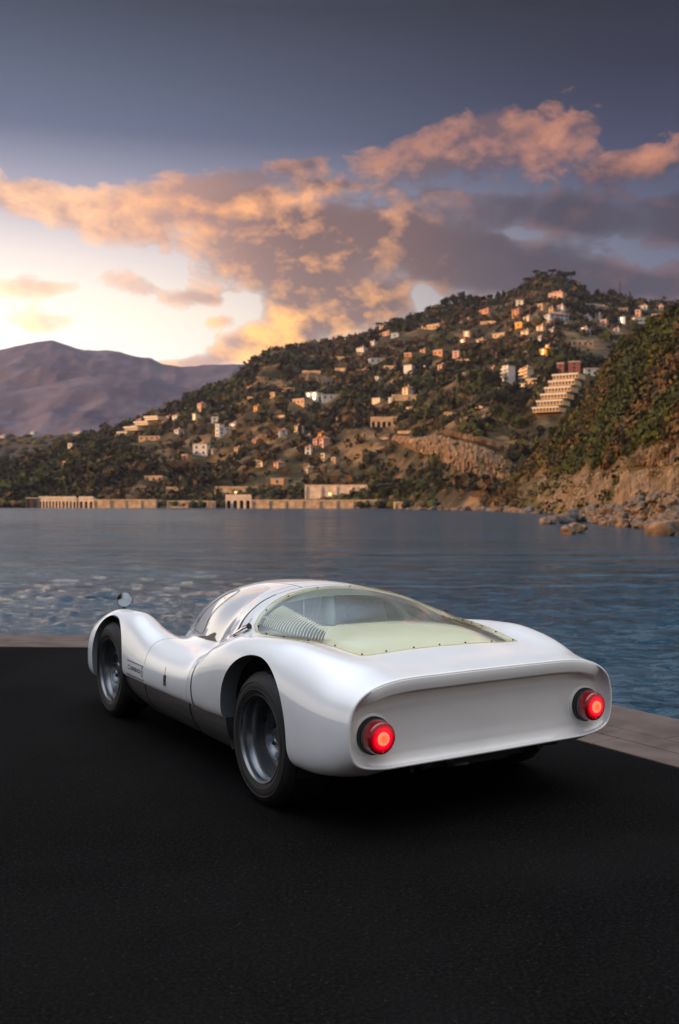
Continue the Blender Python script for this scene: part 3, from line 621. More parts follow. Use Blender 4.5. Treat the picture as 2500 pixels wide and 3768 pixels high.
for y in (.27,-.27):
    mb = MB(); R = Matrix.Rotation(math.radians(-32), 3, 'Y'); mb.box((.93,y,.46),(.09,.42,.55),R=R); mb.box((1.2,y,.24),(.45,.42,.08)); mb.build('seat', M_['seat'], car)
mb = MB(); mb.box((1.60,0,.60),(.16,.78,.10)); mb.build('dashboard', M_['black'], car)
mb = MB(); mb.lathe([(.145,-.012),(.158,0),(.145,.012),(.132,0),(.145,-.012)], (1.46,.27,.60), 'x', 28); mb.box((1.46,.27,.60),(.01,.28,.03)); mb.build('steering_wheel', M_['black'], car, True)
mb = MB(); mb.box((1.30,.575,.585),(.34,.03,.035)); mb.tube([(1.16,.57,.585),(1.10,.55,.63),(1.04,.52,.665)], .016, 6); mb.build('door_inner_rail', M_['black'], car)
# black patch painting the dark reflection at the foot of the left door pane
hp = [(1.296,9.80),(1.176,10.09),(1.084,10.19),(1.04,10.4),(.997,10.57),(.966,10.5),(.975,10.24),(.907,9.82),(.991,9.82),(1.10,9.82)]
P = np.array(hp); Q = S(P[:,0], P[:,1])+N(P[:,0], P[:,1])*.0045; mesh_obj('dark_reflection_patch', list(Q), [tuple(range(len(Q)))], M_['black'], car)
# louvres of the intake, bent strips standing along the side of the bay
lo0, lo1 = (.385,10.35), (-.02,11.15); up0, up1 = (.485,12.25), (.03,12.45)
L_low = [(.375,10.45,.020),(-.015,12.05,.050)]; L_up = [(.47,12.45,.022),(.02,12.75,.045)]
for k in range(23):
    u = k/22; x0, t0 = .405-.376*u, 11.32-.09*math.sin(u*3.14); x1, t1 = .545-.38*u, 13.10-.23*u
    pts = []
    for w in np.linspace(0, 1, 9):
        x = x0+(x1-x0)*w; tq = t0+(t1-t0)*w; d = .012+.012*u+.016*w*w; pts.append(S(x, tq)-N(x, tq)*d)
    V = []; 
    for i, p in enumerate(pts):
        fw = np.array([.008, 0, -.011]); V += [p, p+fw]
    F = [(2*i, 2*i+1, 2*i+3, 2*i+2) for i in range(8)]
    lv = mesh_obj('louvre', V, F, M_['cream'], car, True); sm = lv.modifiers.new('thick', 'SOLIDIFY'); sm.thickness = .0035
mb = MB(); P = [S(x, t)-N(x, t)*d for x, t, d in ((.40,11.3,.040),(.54,13.0,.055),(.17,12.8,.060),(.03,11.3,.045))]
mb.add(P, [(0,1,2,3)]); mb.build('louvre_backing', M_['dark'], car)
# --- wheels
def wheel(x, y, sgn, w, dish, R=.315, pos=.315):
    k = bpy.data.objects.new('wheel', None); COL.objects.link(k); k.parent = car; k.location = (x, y*sgn, pos); k.rotation_euler = (0, random.uniform(0, 6), 0 if sgn > 0 else math.pi)
    tp = [(.196,-.012),(.204,.004),(.222,.012),(.250,.016),(.278,.010),(.297,-.004),(.3055,-.018)]
    tr_ = [(.3090,-.022)]; W_ = w-.03
    for i in range(6):
        a = -.024-(W_-.018)*i/6; b = -.024-(W_-.018)*(i+.80)/6; tr_ += [(.3125+.0025*math.sin(math.pi*(i+.5)/6), a),(.3125+.0025*math.sin(math.pi*(i+.5)/6), b),(.306, b-.0006),(.306, b-.004)]
    tp2 = tr_+[(.3055,-w+.006),(.297,-w-.006),(.25,-w-.014),(.205,-w+.008)]
    def rf(r, a, t_):
        if r > .3115: return r-(.0055 if (math.sin(t_*46+a*60) > .72) else 0)
        if r > .3: return r
        return r
    MB().lathe(tp+tp2, n=300, rfun=rf).build('tyre', M_['rubber'], k, True)
    # raised rings on the sidewall
    for rr, h in ((.232,.0135),(.268,.0128)): MB().lathe([(rr-.003,h),(rr,h+.0025),(rr+.003,h)], n=90).build('sidewall_ring', M_['rubber'], k, True)
    pr = [(.196,-.018),(.2045,.000),(.2085,.006),(.2075,.010),(.2035,.009),(.199,.002),(.1965,-.008),(.1960,-.022),(.188,-.030),(.180,-.045),(.1765,-.070),(.1755,-dish+.020),(.170,-dish+.004),(.158,-dish)]
    rim = MB().lathe(pr, n=96).build('rim', M_['rim'], k, True)
    pd = [(.158,-dish),(.146,-dish-.004),(.134,-dish+.004),(.124,-dish+.020),(.116,-dish+.034),(.108,-dish+.040),(.099,-dish+.036),(.090,-dish+.020),(.082,-dish+.012),(.060,-dish+.010),(.050,-dish+.012),(.046,-dish+.022),(.041,-dish+.030),(.033,-dish+.031),(.030,-dish+.026),(.0,-dish+.026)]
    def rd(r, a, t_): return r
    disc = MB().lathe(pd[:-1]+[(.002,-dish+.026)], n=72, cap1=True).build('wheel_disc', M_['rim'], rim, True)
    for i in range(5):
        a = 2*math.pi*i/5; MB().lathe([(.0105,-dish+.006),(.0105,-dish+.022),(.007,-dish+.028),(.001,-dish+.029)], (.068*math.cos(a),0,.068*math.sin(a)), 'y', 6).build('wheel_nut', M_['black'], k)
    for i in range(2):
        a = 2.2+i*math.pi; mb = MB(); mb.box((.202*math.cos(a),.006,.202*math.sin(a)),(.010,.006,.028),R=None); mb.build('balance_weight', M_['black'], k)
    MB().lathe([(.05,-w*.6),(.05,-w-.10)], n=12, cap0=True, cap1=True).build('axle', M_['dark'], k)
for s in (1, -1):
    wheel(0, .792, s, .235, .118); wheel(2.3, .738, s, .185, .075)
# --- round mirror on the left front wing
k = bpy.data.objects.new('mirror', None); COL.objects.link(k); k.parent = car
c = Vector((2.395,.605,.768)); k.location = c; k.rotation_euler = (0, math.radians(-2), math.radians(-12))
MB().lathe([(.0495,-.004),(.0525,-.001),(.0525,.010),(.047,.020),(.030,.030),(.004,.034)], axis='x', n=44, cap1=True).build('mirror_shell', M_['black'], k, True)
MB().lathe([(.0490,.0002),(.030,-.0004),(.001,-.0008)], axis='x', n=44, cap1=True).build('mirror_glass', pmat('mirror_glass', (.36,.39,.44), .06, 1.0), k, True)
MB().tube([(.018,0,-.030),(.016,.002,-.050),(.012,.004,-.064)], [.012,.009,.014], 10).build('mirror_stem', M_['black'], k, True)
MB().lathe([(.052,0),(.0535,.0004),(.0548,0)], axis='z', n=40)  # faint print on the wing
a = np.linspace(0, 2*math.pi, 41); ribbon('mirror_patch_outline', [(2.23+.058*math.cos(q), 7.15+.52*math.sin(q)) for q in a], .0018, pmat('faint_line', (.52,.55,.58), .5), car)
# --- chrome over-centre latch on each rear quarter, red arrows, badge lettering
for sg in (1, -1):
    mt = (lambda v: v) if sg > 0 else (lambda v: 30-v)
    A = Vector(tuple(S(.560,mt(9.05))+N(.560,mt(9.05))*.010)); B = Vector(tuple(S(.430,mt(10.30))+N(.430,mt(10.30))*.020))
    mb = MB(); d = (B-A); mb.tube([A, A+d*.15, A+d*.6, A+d*.78, B], [.003,.007,.011,.018,.015], 12); mb.build('latch', M_['chrome'], car, True)
    mb = MB(); C2 = B+d*.06; mb.tube([B, C2], [.013,.017], 12); mb.build('latch_knob', M_['black'], car, True)
def arrow(pts, side, w=.0052):
    mt = (lambda v: v) if side > 0 else (lambda v: 30-v)
    (x0, t0), (x1, t1) = pts; g = np.linspace(0, 1, 16); ww = np.where(g < .70, w, (w*3.0)*(1-(g-.70)/.30)); ww = np.maximum(ww, .0004)
    ribbon('arrow_marking', [(x0+(x1-x0)*u, mt(t0+(t1-t0)*u)) for u in g], ww, M_['red_decal'], car)
def t_at(x, z):
    q = np.linspace(.8, 5.5, 200); zz = S(np.full(200, x), q)[:,2]; return float(np.interp(z, zz, q))
def skin_line(name, P, w, mat, side=1):
    Q = np.array(P, float); seg = [Q[0]]
    for a_, b_ in zip(Q[:-1], Q[1:]):
        m = max(1, int(np.hypot(*(b_-a_))/.004)); seg += [a_+(b_-a_)*(i+1)/m for i in range(m)]
    ribbon(name, [(p[0], t_at(p[0], p[1]) if side > 0 else 30-t_at(p[0], p[1])) for p in seg], w, mat, car)
for side in (1, -1):
    arrow([(.530,11.49),(.496,10.73)], side); arrow([(1.149,4.10),(1.131,3.02)], side)
    for (xa, za, xb, zb) in ((1.792,.452,1.497,.4495),(1.802,.366,1.497,.3655)): skin_line('badge_line', [(xa,za),(xb,zb)], .0048, M_['decal'], side)
    # door catch
    x, z = 1.128, .424; q = t_at(x, z) if side > 0 else 30-t_at(x, z); c = S(x, q)
    mb = MB(); mb.box(tuple(c+np.array([0,.001*side,0])),(.022,.010,.058)); mb.build('door_catch', M_['black'], car)
    mb = MB(); mb.box(tuple(c+np.array([0,.006*side,.014])),(.013,.010,.010)); mb.box(tuple(c+np.array([0,.006*side,-.016])),(.013,.010,.012)); mb.build('door_catch_pin', M_['brass'], car)
def arc(cx, cy, rx, ry, a0, a1, n=12, sl=.18):
    return [(cx+rx*math.cos(math.radians(a0+(a1-a0)*i/n))+sl*(cy+ry*math.sin(math.radians(a0+(a1-a0)*i/n))), cy+ry*math.sin(math.radians(a0+(a1-a0)*i/n))) for i in range(n+1)]
# script lettering "Carrera 6": strokes in letter units (x-height 1)
word = []; pen = 0.0
def put(strokes, adv):
    global pen
    for s_ in strokes: word.append([(p[0]+pen, p[1]) for p in s_])
    pen += adv
put([arc(.75,.55,.75,.62,60,330)+[(1.55,.25)]], 1.55)                                       # C
put([arc(.45,.5,.42,.45,40,400), [(.95,1.0),(.82,.3),(1.0,.02),(1.25,.2)]], 1.2)              # a
for _ in range(2): put([[(.0,.1),(.22,.98),(.3,.82),(.62,.92),(.62,.86),(.55,.5),(.52,.05),(.8,.15)]], .80)   # r r
put([[(.0,.35),(.5,.5),(.62,.8),(.42,1.0),(.15,.8),(.05,.4),(.25,.03),(.6,.05),(.9,.3)]], .95)  # e
put([[(.0,.1),(.22,.98),(.3,.82),(.62,.92),(.62,.86),(.55,.5),(.52,.05),(.8,.15)]], .85)        # r
put([arc(.45,.5,.42,.45,40,400), [(.95,1.0),(.82,.3),(1.0,.02),(1.3,.15)]], 1.75)             # a
put([[(1.05,2.1),(.65,2.0),(.25,1.4),(.0,.6),(.0,.0),(.2,-.55),(.6,-.7),(.95,-.3),(.95,.3),(.7,.8),(.35,.75),(.1,.4)]], 1.1)   # 6
for side in (1, -1):
    for s_ in word:
        u0 = pen; P = []
        for (x, z) in s_:
            f = x/u0; xx = (1.772-.272*f) if side > 0 else (1.50+.272*f); P.append((xx, .4015+z*.0215))
        skin_line('badge_letter', P, .0046, M_['decal'], side)
# small hardware hanging under the tail
mb = MB(); mb.tube([(-.66,.40,.30),(-.67,.40,.275),(-.675,.40,.255)], [.010,.007,.010], 8); mb.tube([(-.66,.36,.285),(-.67,.30,.270),(-.66,.26,.285)], .006, 6); mb.box((-.66,.38,.285),(.03,.06,.02)); mb.build('tow_bracket', M_['liner'], car)
mb = MB(); mb.tube([(-.66,.20,.28),(-.70,.18,.262),(-.72,.12,.266)], .007, 6); mb.box((-.66,.19,.285),(.03,.04,.03)); mb.build('tow_bracket', M_['liner'], car)
mb = MB(); mb.tube([(-.64,-.36,.30),(-.66,-.36,.255)], .012, 8); mb.tube([(-.64,-.38,.27),(-.68,-.46,.275)], .008, 6); mb.build('tow_bracket', M_['liner'], car)
mb = MB(); mb.tube([(-.2,-.05,.26),(-.45,-.05,.235),(-.60,-.05,.235)], .045, 14, cap=False); mb.tube([(-.2,.10,.26),(-.45,.10,.235),(-.60,.10,.235)], .045, 14, cap=False); mb.build('exhaust_pipe', M_['dark'], car, True)
# wiper resting at the windscreen foot
mb = MB(); mb.tube([(1.93,-.05,.60),(1.86,-.22,.68),(1.80,-.34,.72)], .006, 6); mb.build('wiper', M_['black'], car)

# ------------------------------------------------------------------ quay
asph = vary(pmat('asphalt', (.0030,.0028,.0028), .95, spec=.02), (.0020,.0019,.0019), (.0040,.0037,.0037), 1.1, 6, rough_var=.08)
t_ = asph.node_tree; n_ = NT_(t_); b_ = t_.nodes['Principled BSDF']; co = n_.n('ShaderNodeTexCoord').outputs['Object']
basecol = b_.inputs['Base Color'].links[0].from_socket
vor = n_.n('ShaderNodeTexVoronoi'); t_.links.new(co, vor.inputs[0]); vor.inputs['Scale'].default_value = 85
wn = n_.n('ShaderNodeTexWhiteNoise'); t_.links.new(vor.outputs['Position'], wn.inputs[0])
chip = n_.m('MULTIPLY', n_.sm(wn.outputs[0], .955, .99), n_.sm(vor.outputs[0], .40, .25))
agg = n_.noise(co, 70, 6, .8)
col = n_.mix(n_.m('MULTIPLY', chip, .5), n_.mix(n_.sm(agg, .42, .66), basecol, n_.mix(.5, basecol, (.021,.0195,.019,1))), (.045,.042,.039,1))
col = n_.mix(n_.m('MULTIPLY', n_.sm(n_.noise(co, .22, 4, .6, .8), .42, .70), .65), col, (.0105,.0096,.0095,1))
crk = n_.n('ShaderNodeTexVoronoi', feature='DISTANCE_TO_EDGE'); dn = n_.n('ShaderNodeVectorMath', operation='ADD'); t_.links.new(co, dn.inputs[0])
nz = n_.n('ShaderNodeTexNoise'); t_.links.new(co, nz.inputs['Vector']); nz.inputs['Scale'].default_value = 2.5
sc2 = n_.n('ShaderNodeVectorMath', operation='SCALE'); t_.links.new(nz.outputs['Color'], sc2.inputs[0]); sc2.inputs['Scale'].default_value = .5; t_.links.new(sc2.outputs[0], dn.inputs[1])
t_.links.new(dn.outputs[0], crk.inputs[0]); crk.inputs['Scale'].default_value = .28
ck = n_.sm(crk.outputs[0], .0022, .0008)
col = n_.mix(n_.m('MULTIPLY', ck, .35), col, (.004,.004,.004,1)); t_.links.new(col, b_.inputs['Base Color'])
bp = n_.n('ShaderNodeBump'); bp.inputs['Strength'].default_value = .55; bp.inputs['Distance'].default_value = .004
t_.links.new(n_.m('SUBTRACT', agg, n_.m('MULTIPLY', ck, .4)), bp.inputs['Height']); t_.links.new(bp.outputs[0], b_.inputs['Normal'])
stone = vary(pmat('granite_coping', (.11,.08,.068), .85, spec=.12), (.085,.062,.052), (.135,.10,.084), 2.2, 6, bump=.25, bscale=70, bdist=.002)
concrete = vary(pmat('quay_concrete', (.22,.20,.18), .85), (.14,.13,.12), (.26,.24,.22), 1.2, 6, bump=.4, bdist=.01)
WL = -1.30
dR = np.array([-.527,.85]); dR /= np.linalg.norm(dR); nR = np.array([dR[1], -dR[0]])      # along the right edge, outward
dF = np.array([-1,.05]); dF /= np.linalg.norm(dF); nF = np.array([dF[1], -dF[0]])         # along the far edge going left, outward
pR = np.array([1.65,5.647]); pF = np.array([-2.93,9.87]); WC = .98
def isect(p, d, q, e):
    A = np.array([d, -e]).T; s = np.linalg.solve(A, q-p); return p+d*s[0]
Ci = isect(pR, dR, pF, dF); Co = isect(pR+nR*WC, dR, pF+nF*WC, dF)
far_i, far_o = Ci+dF*60, Co+dF*60; nr_i, nr_o = Ci-dR*40, Co-dR*40
back = [(-60,-40),(60,-40)]
def prism(name, poly, z0, z1, mat, parent=None, kind='structure'):
    n = len(poly); V = [(p[0], p[1], z1) for p in poly]+[(p[0], p[1], z0) for p in poly]
    F = [tuple(range(n)), tuple(range(2*n-1, n-1, -1))]+[(i, n+i, n+(i+1) % n, (i+1) % n) for i in range(n)]
    o = mesh_obj(name, V, F, mat, parent); bm = bmesh.new(); bm.from_mesh(o.data); bmesh.ops.recalc_face_normals(bm, faces=bm.faces); bm.to_mesh(o.data); bm.free()
    if kind: o['kind'] = kind
    return o
ip = lambda p, d: p+d
quay = prism('quay', [tuple(far_i-np.array([0,40.])), tuple(nr_i), tuple(nr_o-nR*.01), tuple(Co-nR*.012-nF*.012), tuple(far_o-nF*.01), tuple(far_i)], -4, -.02, concrete)
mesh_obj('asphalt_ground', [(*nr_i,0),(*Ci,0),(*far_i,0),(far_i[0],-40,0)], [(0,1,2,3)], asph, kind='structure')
def slab(poly, z1):
    c = np.mean(poly, 0); zj = z1+random.uniform(-.0012,.0012); n = 4; P = np.array(poly); q = P+(c-P)/np.linalg.norm(c-P, axis=1, keepdims=True)*.006
    V = [(*p, zj) for p in q]+[(*p, zj-.004) for p in P]+[(*p, -.015) for p in P]
    F = [(0,1,2,3)]+[(i+4*k, i+4*(k+1), (i+1) % 4+4*(k+1), (i+1) % 4+4*k) for k in (0,1) for i in range(4)]
    o = mesh_obj('coping_slab', V, F, stone, quay); return o
rows = [(.004,.235),(.243,.445),(.453,WC)]
for e, (P0, D, Nn_, L, sgn) in enumerate([(Ci, -dR, nR, 12, 1), (Ci, dF, nF, 12, -1)]):
    D0_ = D
    for r, (a, b) in enumerate(rows):
        s = [0.0, .35, .62][r]
        # the rows meet on the diagonal of the corner
        def corner(o_):
            return isect(P0+Nn_*o_, D, Ci, (Co-Ci)/np.linalg.norm(Co-Ci))
        ca, cb = corner(a), corner(b); sa0 = (ca-P0)@D; sb0 = (cb-P0)@D; s0 = s; first = True; s = max(sa0, sb0)+.3+s
        prev_a, prev_b = sa0, sb0
        while prev_a < L:
            ss = s; slab([P0+Nn_*a+D*(prev_a+(.003 if not first else .003)), P0+Nn_*b+D*(prev_b+.003), P0+Nn_*b+D*(ss-.003), P0+Nn_*a+D*(ss-.003)][::sgn], .006)
            prev_a = prev_b = ss; s += random.choice([.88,.95,1.02,1.1]) if r else random.choice([.95,1.1,1.25]); first = False
    P1 = P0+D*prev_a
    far = prism('coping', [tuple(P0+Nn_*.004+D*(prev_a+.15)), tuple(P0+Nn_*WC+D*(prev_a+.15)), tuple(P0+Nn_*WC+D*58), tuple(P0+Nn_*.004+D*58)], -.018, .006, stone)

# ------------------------------------------------------------------ water
wm = bpy.data.materials.new('sea_water'); wm.use_nodes = True; t_ = wm.node_tree; n_ = NT_(t_); b_ = t_.nodes['Principled BSDF']
b_.inputs['Base Color'].default_value = (.007,.038,.060,1); b_.inputs['Roughness'].default_value = .06; b_.inputs['IOR'].default_value = 1.333
geo = n_.n('ShaderNodeNewGeometry').outputs['Position']
def sc(v): 
    q = n_.n('ShaderNodeVectorMath', operation='MULTIPLY'); t_.links.new(geo, q.inputs[0]); q.inputs[1].default_value = v; return q.outputs[0]
h1 = n_.noise(sc((.5,1.0,1)), 2.6, 5, .6, .3); h2 = n_.noise(sc((.6,1.1,1)), 7.5, 3, .6, .2)
h3 = n_.noise(sc((.22,1.0,1)), .30, 4, .6, .5)
h4 = n_.noise(sc((.25,1.0,1)), .075, 4, .62, .5)
h = n_.m('ADD', n_.m('MULTIPLY', h4, 2.2), n_.m('ADD', n_.m('ADD', n_.m('MULTIPLY', h1, .13), n_.m('MULTIPLY', h2, .045)), n_.m('MULTIPLY', h3, .55)))
bp = n_.n('ShaderNodeBump'); bp.inputs['Strength'].default_value = 1.0; bp.inputs['Distance'].default_value = .8
t_.links.new(h, bp.inputs['Height']); t_.links.new(bp.outputs[0], b_.inputs['Normal'])
gs = n_.n('ShaderNodeSeparateXYZ'); t_.links.new(geo, gs.inputs[0])
gust = n_.noise(sc((.010,.05,1)), 1.0, 5, .6, .4)
t_.links.new(n_.m('ADD', n_.sm(gs.outputs[1], 18.0, 220.0, .11, .20), n_.m('MULTIPLY', n_.m('SUBTRACT', gust, .5), n_.sm(gs.outputs[1], 25.0, 120.0, 0.0, .38))), b_.inputs['Roughness'])    # wind-ruffled farther out

# ------------------------------------------------------------------ land across the bay
def vnoise(x, y, seed=0):
    x = np.asarray(x, float); y = np.asarray(y, float); xi = np.floor(x).astype(np.int64); yi = np.floor(y).astype(np.int64); fx, fy = x-xi, y-yi
    def h(a, b):
        n = (a*374761393+b*668265263+seed*1274126177) & 0xffffffff; n = ((n ^ (n >> 13))*1274126177) & 0xffffffff; return ((n ^ (n >> 16)) & 0xffff)/65535.0
    u, v = fx*fx*(3-2*fx), fy*fy*(3-2*fy)
    return (h(xi, yi)*(1-u)+h(xi+1, yi)*u)*(1-v)+(h(xi, yi+1)*(1-u)+h(xi+1, yi+1)*u)*v
def fbm(x, y, seed=0, oct=5, gain=.5, ridged=False):
    a, s, t = 1.0, 0.0, 0.0
    for o in range(oct):
        n = vnoise(x*2**o+17.3*o, y*2**o-9.1*o, seed+o); n = 1-abs(2*n-1) if ridged else n
        s = s+a*n; t += a; a *= gain
    return s/t
UX = lambda x: (x*1.5944-1250)/3663          # photo x (1568 wide) -> tangent of the bearing
EYEH = lambda y: (1853-y*1.5944)/3663        # photo y -> tangent of the elevation
class Land:
    def __init__(s, ridge, d0, d1, amp, freq, seed, zfoot=-3.0, shape=1.0, ridged=True):
        r = np.array(ridge, float); s.ru, s.rt = UX(r[:,0]), EYEH(r[:,1])
        q = np.array(d0, float); s.au, s.a = UX(q[:,0]), q[:,1]; q = np.array(d1, float); s.bu, s.b = UX(q[:,0]), q[:,1]
        s.amp, s.freq, s.seed, s.zf, s.shape, s.rd = amp, freq, seed, zfoot, shape, ridged
    def D0(s, u): return np.interp(u, s.au, s.a)
    def D1(s, u): return np.interp(u, s.bu, s.b)
    def H(s, u, v):
        """height at bearing tangent u and depth fraction v (1 = ridge, beyond falls away)"""
        d0, d1 = s.D0(u), s.D1(u); d = d0+(d1-d0)*v; hr = EYE+np.interp(u, s.ru, s.rt)*d1
        vv = np.clip(v, 0, 1); g = s.shape*vv+(1-s.shape)*vv**2; g = np.where(v > 1, 1-(v-1)*1.6, g)
        z = s.zf+(hr-s.zf)*g; x, y = u*d, d
        n = fbm(x*s.freq, y*s.freq, s.seed, 5, .5, s.rd)-.5; env = np.clip(v*4, 0, 1)*(1-.75*np.clip((v-.72)/.28, 0, 1))
        return z+n*s.amp*env
    def pt(s, u, v):
        d = s.D0(u)+(s.D1(u)-s.D0(u))*v; return np.stack([u*d, d, s.H(u, v)], -1)
    def mesh(s, name, u0, u1, nu, nv, mat, vmax=1.12):
        U, Vv = np.meshgrid(np.linspace(u0, u1, nu), np.linspace(0, 1, nv)**.9*vmax, indexing='ij'); P = s.pt(U, Vv)
        I = np.arange(nu*nv).reshape(nu, nv); F = np.stack([I[:-1,:-1], I[1:,:-1], I[1:,1:], I[:-1,1:]], -1).reshape(-1, 4)
        return fast_mesh(name, P.reshape(-1, 3), F, [mat], smooth=True, kind='structure')
    def hit(s, px, py):
        """where the ray through a photo position meets this land"""
        u, w = UX(px), EYEH(py); v = np.linspace(0.0, 1.05, 1500); P = s.pt(np.full(1500, u), v); k = np.argmax(P[:,2] >= EYE+w*P[:,1]); 
        return P[k] if k > 0 else s.pt(np.array(u), np.array(.97))
def land_mat(name, cols, scale, rock=None, rock_lo=.5, rock_hi=.7, bump=.6, bdist=1.0, steep=None):
    m = pmat(name, cols[0], .95, spec=.1); t = m.node_tree; n = NT_(t); b = t.nodes['Principled BSDF']; co = n.n('ShaderNodeTexCoord').outputs['Object']
    f = n.noise(co, scale, 8, .62); g = n.noise(co, scale*.23, 5, .55, .5)
    c = n.ramp(f, [(.30, (*cols[0],1)), (.47, (*cols[1],1)), (.62, (*cols[2],1))])
    c = n.mix(n.sm(g, .42, .64), c, n.mix(.55, c, (*cols[3],1)))
    if rock:
        ge = n.n('ShaderNodeNewGeometry'); s_ = n.n('ShaderNodeSeparateXYZ'); t.links.new(ge.outputs['Normal'], s_.inputs[0])
        sp = n.n('ShaderNodeSeparateXYZ'); t.links.new(ge.outputs['Position'], sp.inputs[0])
        st = n.n('ShaderNodeVectorMath', operation='MULTIPLY'); t.links.new(co, st.inputs[0]); st.inputs[1].default_value = (1,1,5)
        r = n.ramp(n.noise(st.outputs[0], scale*1.6, 7, .65), [(.3, (*rock[0],1)), (.5, (*rock[1],1)), (.7, (*rock[2],1))])
        k = n.m('ADD', n.m('MULTIPLY', n.m('SUBTRACT', 1.0, s_.outputs[2]), steep or .8), n.m('MULTIPLY', n.m('SUBTRACT', g, .5), 1.6))
        c = n.mix(n.sm(k, rock_lo, rock_hi), c, r)
    t.links.new(c, b.inputs['Base Color'])
    bp = n.n('ShaderNodeBump'); bp.inputs['Strength'].default_value = bump; bp.inputs['Distance'].default_value = bdist
    t.links.new(f, bp.inputs['Height']); t.links.new(bp.outputs[0], b.inputs['Normal']); return m
m_hill = land_mat('hillside_scrub', [(.012,.010,.005),(.045,.032,.014),(.17,.105,.050),(.018,.020,.008)], .045, [(.14,.085,.045),(.27,.17,.09),(.40,.27,.15)], .62, .80, .9, 2.5)
m_near = land_mat('near_slope_scrub', [(.030,.026,.010),(.075,.052,.024),(.13,.085,.042),(.035,.040,.012)], .12, [(.06,.040,.024),(.13,.085,.05),(.22,.15,.09)], .55, .75, 1.0, 1.0)
m_cliff = land_mat('sandstone', [(.055,.035,.019),(.15,.094,.050),(.29,.185,.098),(.09,.058,.031)], .28, None, bump=1.0, bdist=1.6)
m_foot = land_mat('shore_rock', [(.05,.033,.020),(.12,.080,.046),(.22,.150,.088),(.08,.054,.032)], .35, None, bump=1.0, bdist=1.0)
m_mtn = land_mat('mountain_side', [(.044,.038,.056),(.062,.053,.074),(.095,.082,.104),(.052,.045,.064)], .010, [(.10,.085,.10),(.15,.125,.14),(.20,.17,.18)], .50, .8, .8, 8)  # purple of the distant haze is mixed into these colours
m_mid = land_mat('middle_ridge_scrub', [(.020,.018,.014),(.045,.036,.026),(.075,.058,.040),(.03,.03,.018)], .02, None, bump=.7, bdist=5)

MAIN = Land([(-500,1120),(-200,1100),(0,1082),(60,1062),(120,1040),(200,1006),(270,984),(330,966),(380,953),(430,920),(500,895),(556,864),(572,842),(600,822),(650,805),(700,803),(800,790),(860,770),(900,752),(960,733),(1010,716),(1060,702),(1110,700),(1160,690),(1210,666),(1240,648),(1290,643),(1330,655),(1360,676),(1420,690),(1500,700),(1568,708),(1900,760)],
    [(-500,680),(0,640),(500,620),(900,560),(1100,430),(1300,420),(1900,420)], [(-500,900),(0,880),(250,980),(560,1080),(700,1100),(1000,1120),(1290,1120),(1568,1050),(1900,1000)], 30, 1/95, 3, shape=.92)
NEAR = Land([(1095,1178),(1120,1166),(1145,1146),(1180,1118),(1205,1092),(1235,1064),(1262,1032),(1292,1004),(1330,968),(1368,920),(1400,868),(1440,816),(1500,768),(1568,722),(1700,650),(2300,560)],
    [(1095,400),(1180,330),(1240,290),(1330,215),(1450,160),(1568,130),(1800,100),(2300,70)], [(1095,404),(1180,395),(1240,400),(1330,380),(1400,350),(1568,290),(1800,230),(2300,150)], 9, 1/26, 11, shape=.80)
MTN = Land([(-900,880),(-200,850),(0,811),(50,800),(95,789),(120,785),(160,797),(200,808),(250,811),(300,822),(330,829),(347,829),(375,844),(420,854),(470,848),(520,845),(565,845),(640,852),(900,880),(1400,900)],
    [(-900,2000),(1400,2000)], [(-900,3300),(120,3150),(1400,3000)], 85, 1/210, 21, shape=.9)
MT2 = Land([(-900,935),(-200,915),(0,905),(90,893),(180,872),(250,866),(320,868),(380,882),(460,893),(560,905),(700,900),(1400,930)], [(-900,1550),(1400,1550)], [(-900,2250),(1400,2200)], 60, 1/170, 25, shape=.9)
MID = Land([(-900,1020),(-200,1012),(0,1010),(120,1008),(230,1002),(330,985),(420,985),(600,1000),(900,1040)], [(-900,1180),(900,1150)], [(-900,1500),(900,1450)], 26, 1/150, 31, shape=.9)
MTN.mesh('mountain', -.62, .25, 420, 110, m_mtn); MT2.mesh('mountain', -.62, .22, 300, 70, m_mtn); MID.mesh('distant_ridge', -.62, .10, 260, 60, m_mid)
MAIN.mesh('hillside', -.62, .46, 620, 210, m_hill); NEAR.mesh('near_hillside', UX(1095), .46, 240, 150, m_near)
# hill added out of view to keep the low sun off the quay
def shade_hill():
    n = 60; V = []
    for i in range(n):
        for j in range(n):
            x, y = (i/(n-1)-.5)*2, (j/(n-1)-.5)*2; r = math.hypot(x, y); h = max(0, 1-r**2.2)
            V.append((x*130, y*110, h*74*(.82+.36*float(fbm(x*3, y*3, 5, 4)))-3))
    F = [(i*n+j, (i+1)*n+j, (i+1)*n+j+1, i*n+j+1) for i in range(n-1) for j in range(n-1)]
    o = mesh_obj('shade_hill', V, F, m_hill, None, True, kind='structure'); o.location = (-310, -150, 0)
shade_hill()

